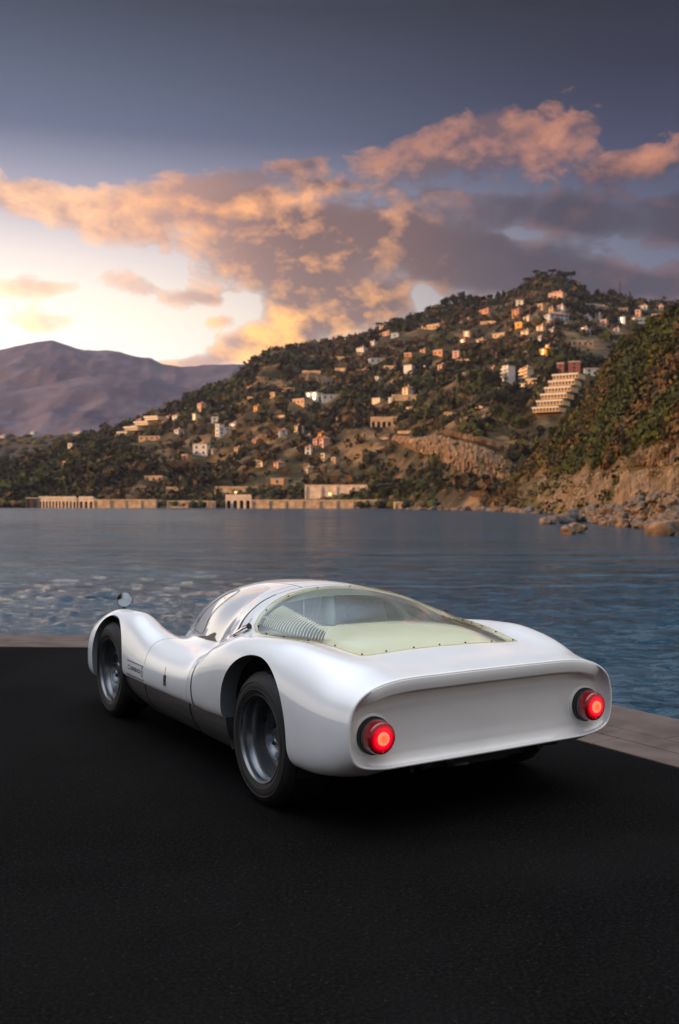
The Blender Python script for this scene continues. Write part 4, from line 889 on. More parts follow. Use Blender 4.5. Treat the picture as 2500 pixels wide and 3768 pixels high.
# the sea: a sheet with real wavelets near the quay, fine relief in the material farther out
def sea():
    ys = [7.0]
    while ys[-1] < 9000: ys.append(ys[-1]+max(.05, ys[-1]**2/4000, 0 if ys[-1] < 200 else ys[-1]*.04))
    ys = np.array(ys); us = np.concatenate([np.linspace(-.95,-.40,90)[:-1], np.linspace(-.40,.40,700), np.linspace(.40,.95,90)[1:]]); U, Y = np.meshgrid(us, ys); X = U*Y; Z = np.zeros_like(X); dy = np.gradient(ys)[:,None]; dxx = Y*.0012
    for k, (wl, am, st) in enumerate([(6.0,.026,.7),(2.6,.032,.6),(1.25,.047,.5),(.62,.052,.5),(.36,.036,.5)]):
        a = math.radians([12,-18,25,-8,15][k]); xr, yr = X*math.cos(a)-Y*math.sin(a), X*math.sin(a)+Y*math.cos(a)
        wx_ = (vnoise(X*.31/wl, Y*.31/wl, 90+k)-.5)*wl*1.4
        n = 1-np.abs(2*vnoise(xr/wl*st+wx_*.2, (yr+wx_)/wl*1.25, 70+k)-1); n2 = vnoise(xr/wl*st*1.7+9, (yr-wx_)/wl*2.0, 80+k)
        f = np.clip(1.7-2.2*np.maximum(dy, dxx)/wl, 0, 1); Z += ((n*.65+n2*.7)-.7)*am*2.0*f
    Z += WL; P = np.stack([X, Y, Z], -1); nr_, nc = X.shape; I = np.arange(nr_*nc).reshape(nr_, nc)
    F = np.stack([I[:-1,:-1], I[:-1,1:], I[1:,1:], I[1:,:-1]], -1).reshape(-1, 4)
    fast_mesh('sea', P.reshape(-1,3), F, [wm], smooth=True, kind='structure')
    mesh_obj('sea', [(-9000,-400,WL-.35),(9000,-400,WL-.35),(9000,9000,WL-.35),(-9000,9000,WL-.35)], [(0,1,2,3)], wm, kind='structure')
sea()
# sandstone cliff bands set into the hillside, built as broken ledges
def cliff(pts, land, height_px, name, label, push=6.0, seed=0, mat=None):
    """pts: photo positions along the top of the cliff"""
    P = np.array(pts, float); n = 150; s = np.linspace(0, 1, n); X = np.interp(s, np.linspace(0, 1, len(P)), P[:,0]); Y = np.interp(s, np.linspace(0, 1, len(P)), P[:,1])
    m = 26; V = []
    hp = height_px if hasattr(height_px, '__len__') else [height_px, height_px]; hh = np.interp(s, np.linspace(0, 1, len(hp)), hp)
    for i in range(n):
        T = land.hit(X[i], Y[i]); B = land.hit(X[i], Y[i]+hh[i]); d = T[1]; u = UX(X[i]); up = (T[2]-B[2]); 
        for j in range(m):
            w = j/(m-1); base = B*(1-w)+T*w; env = math.sin(math.pi*min(1, max(0, i/(n-1))))**.35
            out = (push*env*(math.sin(math.pi*w)**.6)+ (float(fbm(i*.42+seed, j*.16, seed, 5, .62, True))-.5)*push*1.4*env+ (float(vnoise(j*.9+seed, i*.05, seed+3))-.5)*push*.5*env)
            z = base[2]+up*.10*(float(fbm(i*.3, j*.3, seed+7, 3))-.5)
            V.append((base[0]-u*out*.8, base[1]-out, z))
    F = [(i*m+j, (i+1)*m+j, (i+1)*m+j+1, i*m+j+1) for i in range(n-1) for j in range(m-1)]
    o = mesh_obj(name, V, F, mat or m_cliff, None, False, kind='structure'); return o
cliff([(905,1004),(960,1010),(1010,1004),(1060,1018),(1110,1030),(1160,1052),(1182,1062)], MAIN, [14,34,56,70,72,60,40], 'cliff', '', 9, 1)
cliff([(1010,990),(1070,1000),(1130,1012),(1175,1030)], MAIN, [8,14,16,16], 'cliff', '', 5, 5)
cliff([(690,865),(725,860),(752,870),(775,880)], MAIN, [10,30,34,16], 'cliff', '', 7, 9)
cliff([(585,868),(620,872),(655,880),(685,882)], MAIN, [6,20,22,12], 'cliff', '', 6, 12)
cliff([(1430,1064),(1500,1032),(1575,1018),(1660,1008)], NEAR, [14,44,56,60], 'cliff', '', 3.0, 17, m_foot)
cliff([(1240,1096),(1300,1098),(1370,1092),(1440,1086),(1520,1082),(1600,1080)], NEAR, [70,78,84,86,90,92], 'cliff', '', 2.6, 19, m_foot)

# ------------------------------------------------------------------ woods and scrub (countless: one mass per slope)
def leafmat(name, c1, c2, sc=.3):
    return vary(pmat(name, c1, .9, spec=.15), c1, c2, sc, 4)
FOL = [leafmat('dark_pine_foliage', (.007,.009,.004), (.020,.022,.008)), leafmat('olive_foliage', (.040,.037,.010), (.095,.078,.021)), leafmat('rust_scrub', (.045,.028,.012), (.095,.058,.026)), leafmat('green_foliage', (.022,.030,.007), (.050,.058,.014))]
ico = bmesh.new(); bmesh.ops.create_icosphere(ico, subdivisions=1, radius=1); IV = np.array([v.co[:] for v in ico.verts]); IF = np.array([[v.index for v in f.verts] for f in ico.faces]); ico.free()
ico = bmesh.new(); bmesh.ops.create_icosphere(ico, subdivisions=2, radius=1); IV2 = np.array([v.co[:] for v in ico.verts]); IF2 = np.array([[v.index for v in f.verts] for f in ico.faces]); ico.free()
def clumps(name, C_, Rr, mi, flat=.8, kind='stuff', parent=None, hi=False):
    iv, if_ = (IV2, IF2) if hi else (IV, IF)
    n = len(C_); J = RNG.normal(0, .20, (n, len(iv), 1)); V = iv[None]*(1+J)*Rr[:,None,None]*np.array([1,1,flat]) ; V = V+RNG.normal(0, .08, V.shape)*Rr[:,None,None]+C_[:,None]
    F = if_[None]+(np.arange(n)*len(iv))[:,None,None]; return fast_mesh(name, V.reshape(-1,3), F.reshape(-1,3), FOL, np.repeat(mi, len(if_)), parent, False, kind)
def leafballs(C_, Rr, k, leaf=.16, flat=.8):
    """clumps of small leaf cards spread through a ball -> V, F"""
    n = len(C_); D = RNG.normal(0, 1, (n, k, 3)); D /= np.linalg.norm(D, axis=2, keepdims=True); r = RNG.uniform(.45, 1.08, (n, k, 1))
    P = C_[:,None]+D*r*Rr[:,None,None]*np.array([1,1,flat]); A = RNG.normal(0, 1, (n, k, 3)); A -= D*(A*D).sum(2, keepdims=True)*.6; A /= np.linalg.norm(A, axis=2, keepdims=True); B = np.cross(D, A)+RNG.normal(0,.3,(n,k,3))
    s = (leaf*Rr)[:,None,None]*RNG.uniform(.7, 1.5, (n, k, 1)); Q = np.stack([P-A*s, P+B*s*.8, P+A*s, P-B*s*.8], 2)
    return Q.reshape(-1, 3), np.arange(n*k*4).reshape(-1, 4), k
def scatter(land, n, u0, u1, v0, v1, dens):
    u = RNG.uniform(u0, u1, n); v = RNG.uniform(v0, v1, n)**.85; P = land.pt(u, v); return P[RNG.uniform(0, 1, n) < dens(P, u, v)], u
HOLES = []
def keep_main(P, u, v):
    g = fbm(P[:,0]/60, P[:,1]/60, 41, 4); return np.clip((g-.30)*4.2, .18, 1)
P_, _ = scatter(MAIN, 22000, -.45, .40, .02, 1.0, keep_main)
HOUSE_CLEAR = []     # filled below before the woods are linked

# ------------------------------------------------------------------ houses on the hill
wallmats = {}
def wm_(c):
    if c not in wallmats:
        l = tuple(q*.72 for q in lin(*c)[:3]); wallmats[c] = vary(pmat('render_wall', l, .85), tuple(x*.88 for x in l), tuple(min(1,x*1.06) for x in l), .6, 4)
    return wallmats[c]
m_tile = vary(pmat('roof_tile', (.30,.12,.06), .8), (.22,.085,.045), (.36,.16,.085), .8, 4)
m_flat = vary(pmat('flat_roof', (.32,.29,.26), .9), (.26,.24,.22), (.38,.34,.30), .5, 4)
m_win = pmat('dark_window', (.02,.022,.026), .15); m_shut = pmat('shutter', (.06,.09,.075), .6)
m_stonewall = vary(pmat('retaining_stone', (.46,.32,.19), .9), (.34,.23,.13), (.58,.41,.25), .35, 6, bump=.6, bscale=1.2, bdist=.3)
m_pale = vary(pmat('pale_render', (.66,.52,.38), .85), (.54,.42,.30), (.72,.58,.44), .3, 5)
_win_mesh = {}
def win_mesh(w, h):
    k = (round(w, 1), round(h, 1))
    if k not in _win_mesh:
        o = MB(); o.box((0,0,0), (k[0], .16, k[1])); o.box((0,-.10,-k[1]/2-.05), (k[0]+.3,.12,.12)); t = o.build('window', m_win); _win_mesh[k] = t.data; bpy.data.objects.remove(t)
    return _win_mesh[k]
def house(P, w, h, dep, rot, wall, roof='hip', floors=2, label='', group=None, nwin=3, name='house', balcony=False):
    """P = foot on the hillside (world), rot = turn of the front away from the camera"""
    H = empty(name, (P[0], P[1], P[2]-1.5), rot, label, 'house', group); mb = MB(); z0 = 1.5; mb.box((0,dep/2,(z0+h)/2-1), (w,dep,h+z0+2)); mb.build('wall', wm_(wall), H)
    top = z0+h
    if roof == 'flat':
        mb = MB(); mb.box((0,dep/2,top+.12), (w+.5,dep+.5,.3)); mb.box((0,-.1,top+.45), (w+.5,.2,.4)); mb.build('roof', m_flat, H)
    else:
        e, rh = .5, min(w, dep)*.24; x, y0, y1 = w/2+e, -e, dep+e; ym = dep/2; r = max(0, w/2-dep*.45)
        mb = MB(); mb.add([(-x,y0,top),(x,y0,top),(x,y1,top),(-x,y1,top),(-r,ym,top+rh),(r,ym,top+rh),(-x,y0,top-.25),(x,y0,top-.25),(x,y1,top-.25),(-x,y1,top-.25)],
            [(0,1,5,4),(1,2,5),(2,3,4,5),(3,0,4),(6,7,1,0),(7,8,2,1),(8,9,3,2),(9,6,0,3),(9,8,7,6)]); rf = mb.build('roof', m_tile, H)
        mb = MB(); mb.box((w*.2,ym*.8,top+rh*.9), (.7,.7,1.6)); mb.build('chimney', wm_(wall), rf)
    fh = h/floors
    for f in range(floors):
        for k in range(nwin):
            x = (k+.5)/nwin*w-w/2; o = bpy.data.objects.new('window', win_mesh(min(1.5, w/nwin*.42), min(1.8, fh*.52))); COL.objects.link(o); o.parent = H; o.location = (x, -.02, z0+fh*(f+.52))
        o = bpy.data.objects.new('window', win_mesh(1.2, min(1.6, fh*.5))); COL.objects.link(o); o.parent = H; o.location = (-w/2-.02, dep*.5, z0+fh*(f+.52)); o.rotation_euler = (0,0,-math.pi/2)
    if balcony:
        for f in range(1, floors):
            mb = MB(); mb.box((0,-.8,z0+fh*f), (w*.9,1.6,.2)); mb.box((0,-1.55,z0+fh*f+.5), (w*.9,.12,.9)); mb.build('balcony', wm_(wall), H)
    return H
CR, WH, PK, OR, YE, RD, BL, TN = (232,208,172), (222,220,215), (216,172,150), (206,146,104), (238,176,62), (128,72,60), (188,202,208), (206,170,128)
# photo x of the middle, y of the foot, width, height (1568-wide photo pixels), colours, roof, floors, what sets it apart
HS = [
 (1236,655+28,0,0,PK,'hip',2,''),
]
L_HOUSES = [
 # x, foot, w, h, wall, roof, floors, turn, label
 (1281,690,44,17,PK,'hip',2,25,'pink villa with tiled roof just below the wooded summit'),
 (1189,733,26,22,OR,'hip',3,35,'tall salmon house high on the hill, left of the cream villas'),
 (1213,742,26,13,CR,'hip',2,38,'cream house stepping down beside the tall salmon house'),
 (1196,758,24,12,YE,'flat',1,30,'low ochre house below the salmon house'),
 (1116,726,34,13,OR,'hip',1,30,'long orange house under the skyline trees left of the summit'),
 (993,762,62,11,TN,'flat',1,28,'long low tan building with pale flat roof on the left skyline ridge'),
 (880,760,12,8,CR,'hip',1,20,'tiny cottage under the lone umbrella pine on the ridge'),
 (831,812,26,11,WH,'hip',1,25,'white cottage with pale roof near the left skyline'),
 (890,776,26,12,PK,'hip',1,30,'pinkish house close under the ridge trees'),
 (911,780,18,10,BL,'flat',1,10,'grey blue flat roofed house beside the pinkish one'),
 (1291,742,50,20,BL,'hip',2,-12,'large pale grey villa with wide gable in the middle of the upper hill'),
 (1245,764,22,14,CR,'hip',2,30,'small cream house left of the pale grey villa'),
 (1267,752,22,12,PK,'hip',1,26,'small peach house wedged against the pale grey villa'),
 (1356,712,60,9,BL,'flat',1,-5,'long low grey building along the upper terrace right of the summit'),
 (1392,722,28,18,WH,'hip',2,-10,'white gabled house right of the long grey building'),
 (1482,716,26,12,WH,'hip',1,20,'white cottage on the right shoulder, left one of the pair'),
 (1519,716,26,12,CR,'hip',1,20,'cream cottage on the right shoulder, right one of the pair'),
 (1479,748,34,14,WH,'flat',1,-8,'flat white house partly behind the near trees'),
 (1512,742,34,15,PK,'flat',2,20,'peach house with dark openings above the near trees'),
 (1433,722,30,9,TN,'flat',1,0,'low tan building between the gabled house and the cottages'),
 (1253,820,22,18,YE,'hip',2,25,'bright yellow house alone in the dark trees'),
 (1262,812,16,20,YE,'hip',2,25,'narrow yellow tower wing joined to the bright yellow house'),
 (1166,880,28,34,WH,'flat',4,40,'white apartment house with balconies, left of the pair'),
 (1208,882,32,40,CR,'hip',4,38,'cream apartment house with pink top, right of the pair'),
 (1228,892,30,16,TN,'flat',2,30,'sand coloured terrace block at the foot of the apartment pair'),
 (1195,900,44,12,TN,'flat',1,25,'low tan terrace wall house below the two apartment houses'),
 (1293,862,20,22,RD,'flat',2,20,'red house with lower wing, left of the tall red one'),
 (1325,862,26,26,RD,'flat',3,12,'tall brick red house with white window bays'),
 (1370,868,44,16,BL,'flat',2,-4,'pale blue house with large glazed front beside the red house'),
 (1270,905,22,12,WH,'hip',1,12,'small white gabled house above the terraced hotel'),
 (1338,800,64,13,TN,'flat',1,-4,'long sand coloured wall house above the tall red house'),
 (941,864,26,20,WH,'flat',2,22,'white cube villa with deep flat roof in mid slope'),
 (935,918,24,28,CR,'hip',3,35,'tall narrow cream house below the white cube villa'),
 (868,932,28,12,CR,'flat',1,25,'small cream house at the end of the terrace road'),
 (905,929,18,10,WH,'flat',1,15,'small white outbuilding on the terrace road'),
 (874,838,40,10,BL,'flat',1,-6,'low blue grey house with wide eaves, left upper slope'),
 (837,862,18,10,OR,'hip',1,30,'small orange cottage with a bright gable end'),
 (719,925,40,18,WH,'flat',2,22,'white modern villa with stepped terraces under the small cliff'),
 (765,924,44,12,BL,'flat',1,-6,'long blue white pavilion right of the modern villa'),
 (689,934,46,12,TN,'flat',1,28,'sand coloured lower terrace building of the modern villa'),
 (460,948,22,20,PK,'hip',2,35,'peach house at the top of the left spur'),
 (423,954,16,12,CR,'hip',1,30,'small cream house on the spur beside a bright roof'),
 (404,970,24,14,WH,'hip',2,30,'white house in the hamlet on the left spur'),
 (386,972,20,14,PK,'hip',2,35,'pale pink house in the hamlet on the left spur'),
 (377,984,14,14,YE,'hip',2,35,'narrow sunlit yellow house below the hamlet'),
 (496,978,16,15,BL,'flat',2,5,'small grey white cube house on the slope below the spur'),
 (502,1008,16,28,WH,'flat',3,25,'slender white tower house'),
 (519,1004,26,16,BL,'flat',2,-8,'blue white wing right of the slender tower house'),
 (462,1052,34,26,WH,'flat',2,8,'white villa with dark loggia in the lower middle slope'),
 (486,1048,18,12,CR,'hip',1,28,'cream cottage right of the loggia villa'),
 (590,950,14,16,YE,'hip',2,30,'small golden house alone on the mid slope'),
 (574,900,12,9,PK,'hip',1,30,'tiny pink cottage near the cliff edge'),
 (683,1002,16,24,CR,'hip',3,35,'tall cream house among dark cypresses'),
 (655,1004,18,14,BL,'hip',2,-8,'grey gabled cottage left of the tall cream house'),
 (711,1050,14,22,WH,'hip',2,10,'grey white house with hip roof low on the slope'),
 (741,1030,26,22,PK,'hip',2,36,'sunlit salmon house low on the slope'),
 (738,1010,14,14,YE,'hip',2,36,'golden upper cottage behind the sunlit salmon house'),
 (727,1028,16,18,PK,'hip',2,30,'dusky pink house left of the sunlit salmon one'),
 (706,1092,14,16,CR,'hip',2,30,'lone peach cottage above the shore road'),
 (162,1042,11,18,WH,'flat',2,15,'narrow white house on the far left slope'),
 (149,1074,14,12,CR,'hip',1,25,'small pale cottage below the narrow white house'),
 (12,1078,20,12,PK,'hip',1,20,'dim pink house at the far left edge'),
 (345,1015,50,7,TN,'flat',1,5,'long low wall building below the left spur hamlet'),
 (610,1060,20,12,CR,'hip',1,32,'weathered cream farmhouse in the lower wood'),
 (545,1046,16,16,TN,'hip',2,30,'tan farmhouse beside the lower wood'),
 (640,1118,30,12,TN,'flat',1,5,'tan building just above the shore wall'),
 (355,1112,44,12,TN,'flat',1,6,'pale ruin like wall on the lowest left slope'),
 (975,815,18,9,TN,'hip',1,28,'tan farmhouse in the centre of the upper slope'),
 (1010,822,34,12,OR,'flat',1,30,'orange terrace house right of the tan farmhouse'),
 (1150,780,40,9,TN,'flat',1,28,'tan terrace building under the orange skyline house'),
 (1210,775,26,14,CR,'hip',2,30,'cream farmhouse under the ochre house'),
 (1076,745,14,10,CR,'hip',1,30,'little cream house beneath the round skyline wood'),
]
random.seed(21)
cn = {CR:'cream', WH:'white', PK:'pink', OR:'orange', BL:'grey blue', TN:'tan', YE:'yellow'}
zones = [(1180,1360,700,800,16,'among the villas below the summit'),(1370,1540,712,770,10,'on the right shoulder of the hill'),(960,1170,770,860,14,'on the middle terraces by the apartments'),(800,960,800,900,9,'on terraces above the viaduct'),(600,780,900,1080,10,'among the cypresses of the lower slope'),(420,600,950,1090,11,'on the slope under the left spur'),(290,440,965,1010,8,'in the hamlet on the left spur')]
for (xa, xb, ya, yb, n, where) in zones:
    for i in range(int(n*.6)):
        for _ in range(20):
            x, y = random.uniform(xa, xb), random.uniform(ya, yb)
            if all(abs(x-q[0]) > q[2]*.6+9 or abs(y-q[1]) > 14 for q in L_HOUSES): break
        col = random.choice([CR,CR,WH,WH,PK,TN,BL,OR]); w = random.uniform(11, 24); h = random.uniform(8, 17); rf = random.choice(['hip','hip','flat'])
        L_HOUSES.append((x, y, w, h, col, rf, 1+(h > 11), random.uniform(15, 34), '%s %s %s house, %s roof, %s' % (random.choice(['small','compact']) if w < 17 else 'broad', 'two storey' if h > 11 else 'low', cn[col], 'tiled' if rf == 'hip' else 'flat', where)))
for (x, y, w, h, col, roof, fl, turn, lab) in L_HOUSES:
    P = MAIN.hit(x, y); s_ = P[1]/3663*1.5944; W_, H_ = w*s_, h*s_
    if roof == 'hip': H_ *= .80
    rot = math.radians(-turn*1.55); W2 = max(3.5, W_*.82 if turn > 15 else W_)
    house(P, W2, H_, max(6, min(12, W2*.7)), rot, col, roof, fl, lab, 'houses scattered over the hillside', nwin=max(1, min(6, int(W2/4.2))), balcony=(fl >= 4))
    HOUSE_CLEAR.append((P[0], P[1], W2*.75+4))
# houses on the far ridge at the left
for (x, y, w, h, col, lab) in [(178,1000,20,9,WH,'pale house on the hazy far ridge'),(238,1004,16,8,CR,'small cream house on the hazy far ridge'),(265,1003,10,7,WH,'tiny white house at the right end of the far ridge'),(75,1003,10,14,BL,'slim bluish church tower on the far ridge'),(5,1003,12,7,WH,'faint pale house at the left edge of the far ridge')]:
    P = MID.hit(x, y); s_ = P[1]/3663*1.5944; house(P, w*s_, h*s_, 9, math.radians(-20), col, 'hip', 1, lab, 'houses on the far ridge', nwin=2)
# stepped apartment buildings: white terraces one above the other
def stepped(x0, y0, x1, y1, steps, wpx, col, label):
    base = MAIN.hit((x0+x1)/2, y1); T = empty('terraced_apartments', tuple(base), 0, label, 'apartment block'); s_ = base[1]/3663*1.5944
    for k in range(steps):
        f = k/(steps-1); x = x0+(x1-x0)*(1-f) if x1 < x0 else x0+(x1-x0)*f; 
        px = x1+(x0-x1)*f; py = y1+(y0-y1)*f; z = EYE+EYEH(py)*base[1]-base[2]; X = UX(px)*base[1]-base[0]; hh = abs(y1-y0)/(steps-1)*s_
        mb = MB(); mb.box((X, k*3.2+2, z+hh*.32), (wpx*s_, 12, hh*.66), rz=math.radians(-32)); fl_ = mb.build('floor', wm_(col), T)
        mb = MB(); R_ = math.radians(-32); c = (X+math.sin(R_)*6.6, k*3.2+2-math.cos(R_)*6.6, z+hh*.60); mb.box(c, (wpx*s_*1.03, 1.6, hh*.22), rz=R_); mb.build('balcony', wm_(WH), fl_)
        nb = max(3, int(wpx/7))
        for b in range(nb):
            q = (b+.5)/nb-.5; xx = X+math.cos(R_)*q*wpx*s_+math.sin(R_)*6.02; yy = k*3.2+2+math.sin(R_)*q*wpx*s_-math.cos(R_)*6.02
            o = bpy.data.objects.new('window', win_mesh(min(2.4, wpx*s_/nb*.5), min(1.9, hh*.36))); COL.objects.link(o); o.parent = fl_; o.location = (xx, yy, z+hh*.30); o.rotation_euler = (0,0,R_)
    HOUSE_CLEAR.append((base[0], base[1], wpx*s_*.7+8))
stepped(1330,868,1270,952,6,62,(226,196,150),'large cream hotel stepping down the slope in six balconied terraces')
stepped(355,968,290,1006,4,42,(226,196,150),'sunlit terraced apartment block at the tip of the left spur')

# ------------------------------------------------------------------ walls, arcades and buildings along the far shore
def arcade(x0, x1, ytop, ybot, n, mat, label, d=None, depth=6, top=.28, cat='arcade', name='arcade', gaps=None):
    d = d or float(MAIN.D0(UX((x0+x1)/2)))-4; s_ = d/3663*1.5944; w = (x1-x0)*s_; zt, zb = EYE+EYEH(ytop)*d, EYE+EYEH(ybot)*d-.6; h = zt-zb
    A = empty(name, (UX((x0+x1)/2)*d, d, zb), 0, label, cat); bay = w/n; pw = bay*.40; spring = h*(1-top)-bay*.30
    mb = MB(); V = []; F = []
    # deck with arched undersides
    for k in range(n):
        xl = -w/2+k*bay+pw/2; xr = xl+bay-pw; m = 8; arch_ = [(xl+(xr-xl)*i/m, spring+math.sin(math.pi*i/m)*(xr-xl)*.42) for i in range(m+1)]
        for y in (0, depth):
            P = [(p[0], y, p[1]) for p in arch_]+[(xr, y, h), (xl, y, h)]; mb.add(P, [tuple(range(len(P)))])
        for i in range(m): mb.add([(arch_[i][0],0,arch_[i][1]),(arch_[i+1][0],0,arch_[i+1][1]),(arch_[i+1][0],depth,arch_[i+1][1]),(arch_[i][0],depth,arch_[i][1])], [(0,1,2,3)])
        mb.box(((xl+xr)/2, depth/2, h+.15), (xr-xl, depth+.4, .3))
    mb.build('arch_band', mat, A)
    for k in range(n+1):
        x = -w/2+k*bay; ww = pw if 0 < k < n else pw/2; xx = x if 0 < k < n else x+(pw/4 if k == 0 else -pw/4)
        mb = MB(); mb.box((xx, depth/2, (h+.3)/2), (ww, depth-.02, h+.3)); mb.build('pier', mat, A)
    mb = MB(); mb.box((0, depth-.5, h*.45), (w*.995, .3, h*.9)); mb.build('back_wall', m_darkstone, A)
    mb = MB(); mb.box((0, .15, h+.75), (w, .25, .9)); mb.build('parapet', mat, A)
    return A
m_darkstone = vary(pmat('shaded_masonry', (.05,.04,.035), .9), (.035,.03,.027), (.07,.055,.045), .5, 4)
def longwall(x0, x1, ytop, ybot, mat, label, d=None, depth=5, cat='sea wall', name='sea_wall', rz=0, coping=True):
    d = d or float(MAIN.D0(UX((x0+x1)/2)))-6; s_ = d/3663*1.5944; w = (x1-x0)*s_; zt, zb = EYE+EYEH(ytop)*d, EYE+EYEH(ybot)*d-1.0; h = zt-zb
    A = empty(name, (UX((x0+x1)/2)*d, d, zb), rz, label, cat); n = max(2, int(w/9))
    for k in range(n):
        mb = MB(); xx = -w/2+(k+.5)*w/n; mb.box((xx, depth/2+random.uniform(-.15,.15), h/2), (w/n-.05, depth, h+random.uniform(-.12,.12))); mb.build('wall_panel', mat, A)
        mb = MB(); mb.box((-w/2+k*w/n+.4, -.35, h*.45), (.7,.7,h*.9)); mb.build('buttress', mat, A)
    if coping: mb = MB(); mb.box((0, .1, h+.18), (w+.4, .8, .34)); mb.build('coping', m_pale, A)
    return A
arcade(90,142,1150,1170,7,m_pale,'pale sea front arcade with seven dark arches, far left shore')
arcade(143,176,1150,1170,4,m_pale,'shorter run of four arches joined to the far left arcade')
arcade(182,216,1150,1170,3,m_pale,'widely spaced three arched arcade right of the four arches')
longwall(217,360,1154,1170,m_stonewall,'long weathered sea wall between the left arcades and the wooded point')
arcade(384,436,1128,1148,5,m_stonewall,'brown five arched viaduct in the trees above the shore',d=660)
arcade(521,580,1146,1171,4,m_pale,'sunlit four arched bridge at the waterline in the middle of the bay',d=600)
longwall(496,656,1124,1146,m_stonewall,'tall tan retaining wall above the four arched bridge',d=640,cat='retaining wall',name='retaining_wall')
longwall(580,892,1155,1174,m_stonewall,'low golden sea wall reaching right from the four arched bridge',d=575)
longwall(704,1060,1120,1148,m_pale,'very long pale shed along the railway above the sea wall',d=600,depth=14,cat='shed',name='railway_shed')
longwall(908,985,1104,1121,m_stonewall,'raised block on top of the long railway shed',d=606,depth=12,cat='block',name='raised_block',coping=False)
arcade(856,930,966,985,6,m_stonewall,'old arched road viaduct crossing the gully on the hill',d=float(MAIN.hit(892,984)[1])-8)
longwall(905,1010,912,922,m_stonewall,'long curved road wall right of the tall narrow house',d=float(MAIN.hit(957,922)[1])-4,cat='retaining wall',name='retaining_wall',depth=3)
longwall(361,384,1156,1170,m_stonewall,'short low wall filling the gap before the brown viaduct',d=640)
longwall(386,478,1157,1171,m_stonewall,'low tan sea wall under the brown five arched viaduct',d=625)
longwall(216,300,1143,1152,m_pale,'pale upper promenade wall behind the long weathered sea wall',d=668)
longwall(1062,1110,1150,1172,m_stonewall,'stub of tan wall in the trees where the cliffs begin',d=480)
longwall(60,90,1150,1171,m_darkstone,'grey low jetty wall at the far left shore')
longwall(910,940,1160,1175,m_stonewall,'short stone quay right of the golden sea wall',d=540)
longwall(478,496,1158,1171,m_stonewall,'small square pier block left of the four arched bridge',d=596)
# radio mast on the skyline
P = MAIN.pt(np.array(UX(1430)), np.array(.99)); mast = empty('radio_mast', tuple(P), 0, 'thin lattice mast standing on the right part of the skyline', 'mast')
s_ = P[1]/3663*1.5944; MB().tube([(0,0,-2),(0,0,40*s_)], [.9,.5], 6).build('pole', m_darkstone, mast)
for k in range(4): mb = MB(); mb.box((0,0,(14+8*k)*s_), (3.4-.4*k,.5,.6)); mb.build('crossarm', m_darkstone, mast)
# street lamps along the shore road, already lit
lampm = pmat('lit_globe', (1,.7,.4), .3); _b = lampm.node_tree.nodes['Principled BSDF']; _b.inputs['Emission Color'].default_value = (1,.42,.12,1); _b.inputs['Emission Strength'].default_value = 2.2
for i, (x, y, d, where) in enumerate([(545,1137,634,'in front of the tall tan retaining wall'),(762,1141,590,'at the left end of the long railway shed'),(855,1076,700,'on the wooded bend below the viaduct')]):
    z = EYE+EYEH(y)*d; L = empty('street_lamp', (UX(x)*d, d, z-6), 0, 'small lit orange street lamp '+where, 'street lamp', 'lit lamps along the shore road')
    MB().tube([(0,0,-3),(0,0,6)], .12, 6).build('pole', m_darkstone, L); MB().lathe([(.01,5.4),(.7,5.7),(.9,6.2),(.6,6.8),(.01,7)], axis='z', n=12).build('globe', lampm, L, True)

# dry stone walls holding the terraces
random.seed(12)
for i in range(95):
    x, y = random.uniform(470, 1500), 0; lo = float(np.interp(x, [470,700,1000,1290,1500], [960,850,760,700,730])); y = random.uniform(lo, min(1060, lo+260))
    P = MAIN.hit(x, y); s_ = P[1]/3663*1.5944; w = random.uniform(18, 58)*s_; h = random.uniform(3.5, 7)*s_
    if any(abs(P[0]-a) < w*.5+c*.6 and abs(P[1]-b) < 26 for a, b, c in HOUSE_CLEAR): continue
    T = empty('terrace_wall', (P[0], P[1]-1, P[2]), math.radians(random.uniform(-30, -5)), 'tan dry stone wall holding up a garden terrace on the hill', 'terrace wall', 'dry stone terrace walls on the hill')
    mb = MB(); k = 4; 
    for j in range(k): mb.box((-w/2+(j+.5)*w/k, random.uniform(-.3,.3), h*.3), (w/k, 1.6, h*1.4+random.uniform(-.5,.5)))
    mb.build('stone_face', m_stonewall, T); HOUSE_CLEAR.append((P[0], P[1], w*.40))

# ------------------------------------------------------------------ plant the slopes
def clear(P):
    k = np.ones(len(P), bool)
    for (hx, hy, r) in HOUSE_CLEAR:
        # keep the sight line to each house free: nothing just in front of it
        dx_, dy_ = P[:,0]-hx, P[:,1]-hy; k &= ~((np.abs(dx_) < r*.60) & (dy_ < 4) & (dy_ > -r*1.1-3))
    return k
def not_rock(P):
    """leave the cliff faces bare"""
    px = (P[:,0]/P[:,1]*3663+1250)/1.5944; py = (1853-(P[:,2]-EYE)/P[:,1]*3663)/1.5944; k = np.ones(len(P), bool)
    for (xa, xb, ya, yb) in ((915,1180,1012,1088),(1020,1180,996,1030),(690,775,866,896),(592,682,874,894)): k &= ~((px > xa) & (px < xb) & (py > ya+(px-xa)*.04) & (py < yb))
    return k
P_ = P_[clear(P_) & (not_rock(P_) | (RNG.uniform(0, 1, len(P_)) < .10))]; n = len(P_); R_ = RNG.uniform(1.5, 4.4, n)*(1+.5*(RNG.uniform(0,1,n) > .85)); g = fbm(P_[:,0]/70+9, P_[:,1]/70, 55, 3)
mi = np.where(g > .56, 2, np.where(g > .48, 1, np.where(g > .40, 0, 3))); mi = np.where(RNG.uniform(0,1,n) < .35, RNG.integers(0, 4, n), mi); mi = np.where((RNG.uniform(0,1,n) < .45), 0, mi)
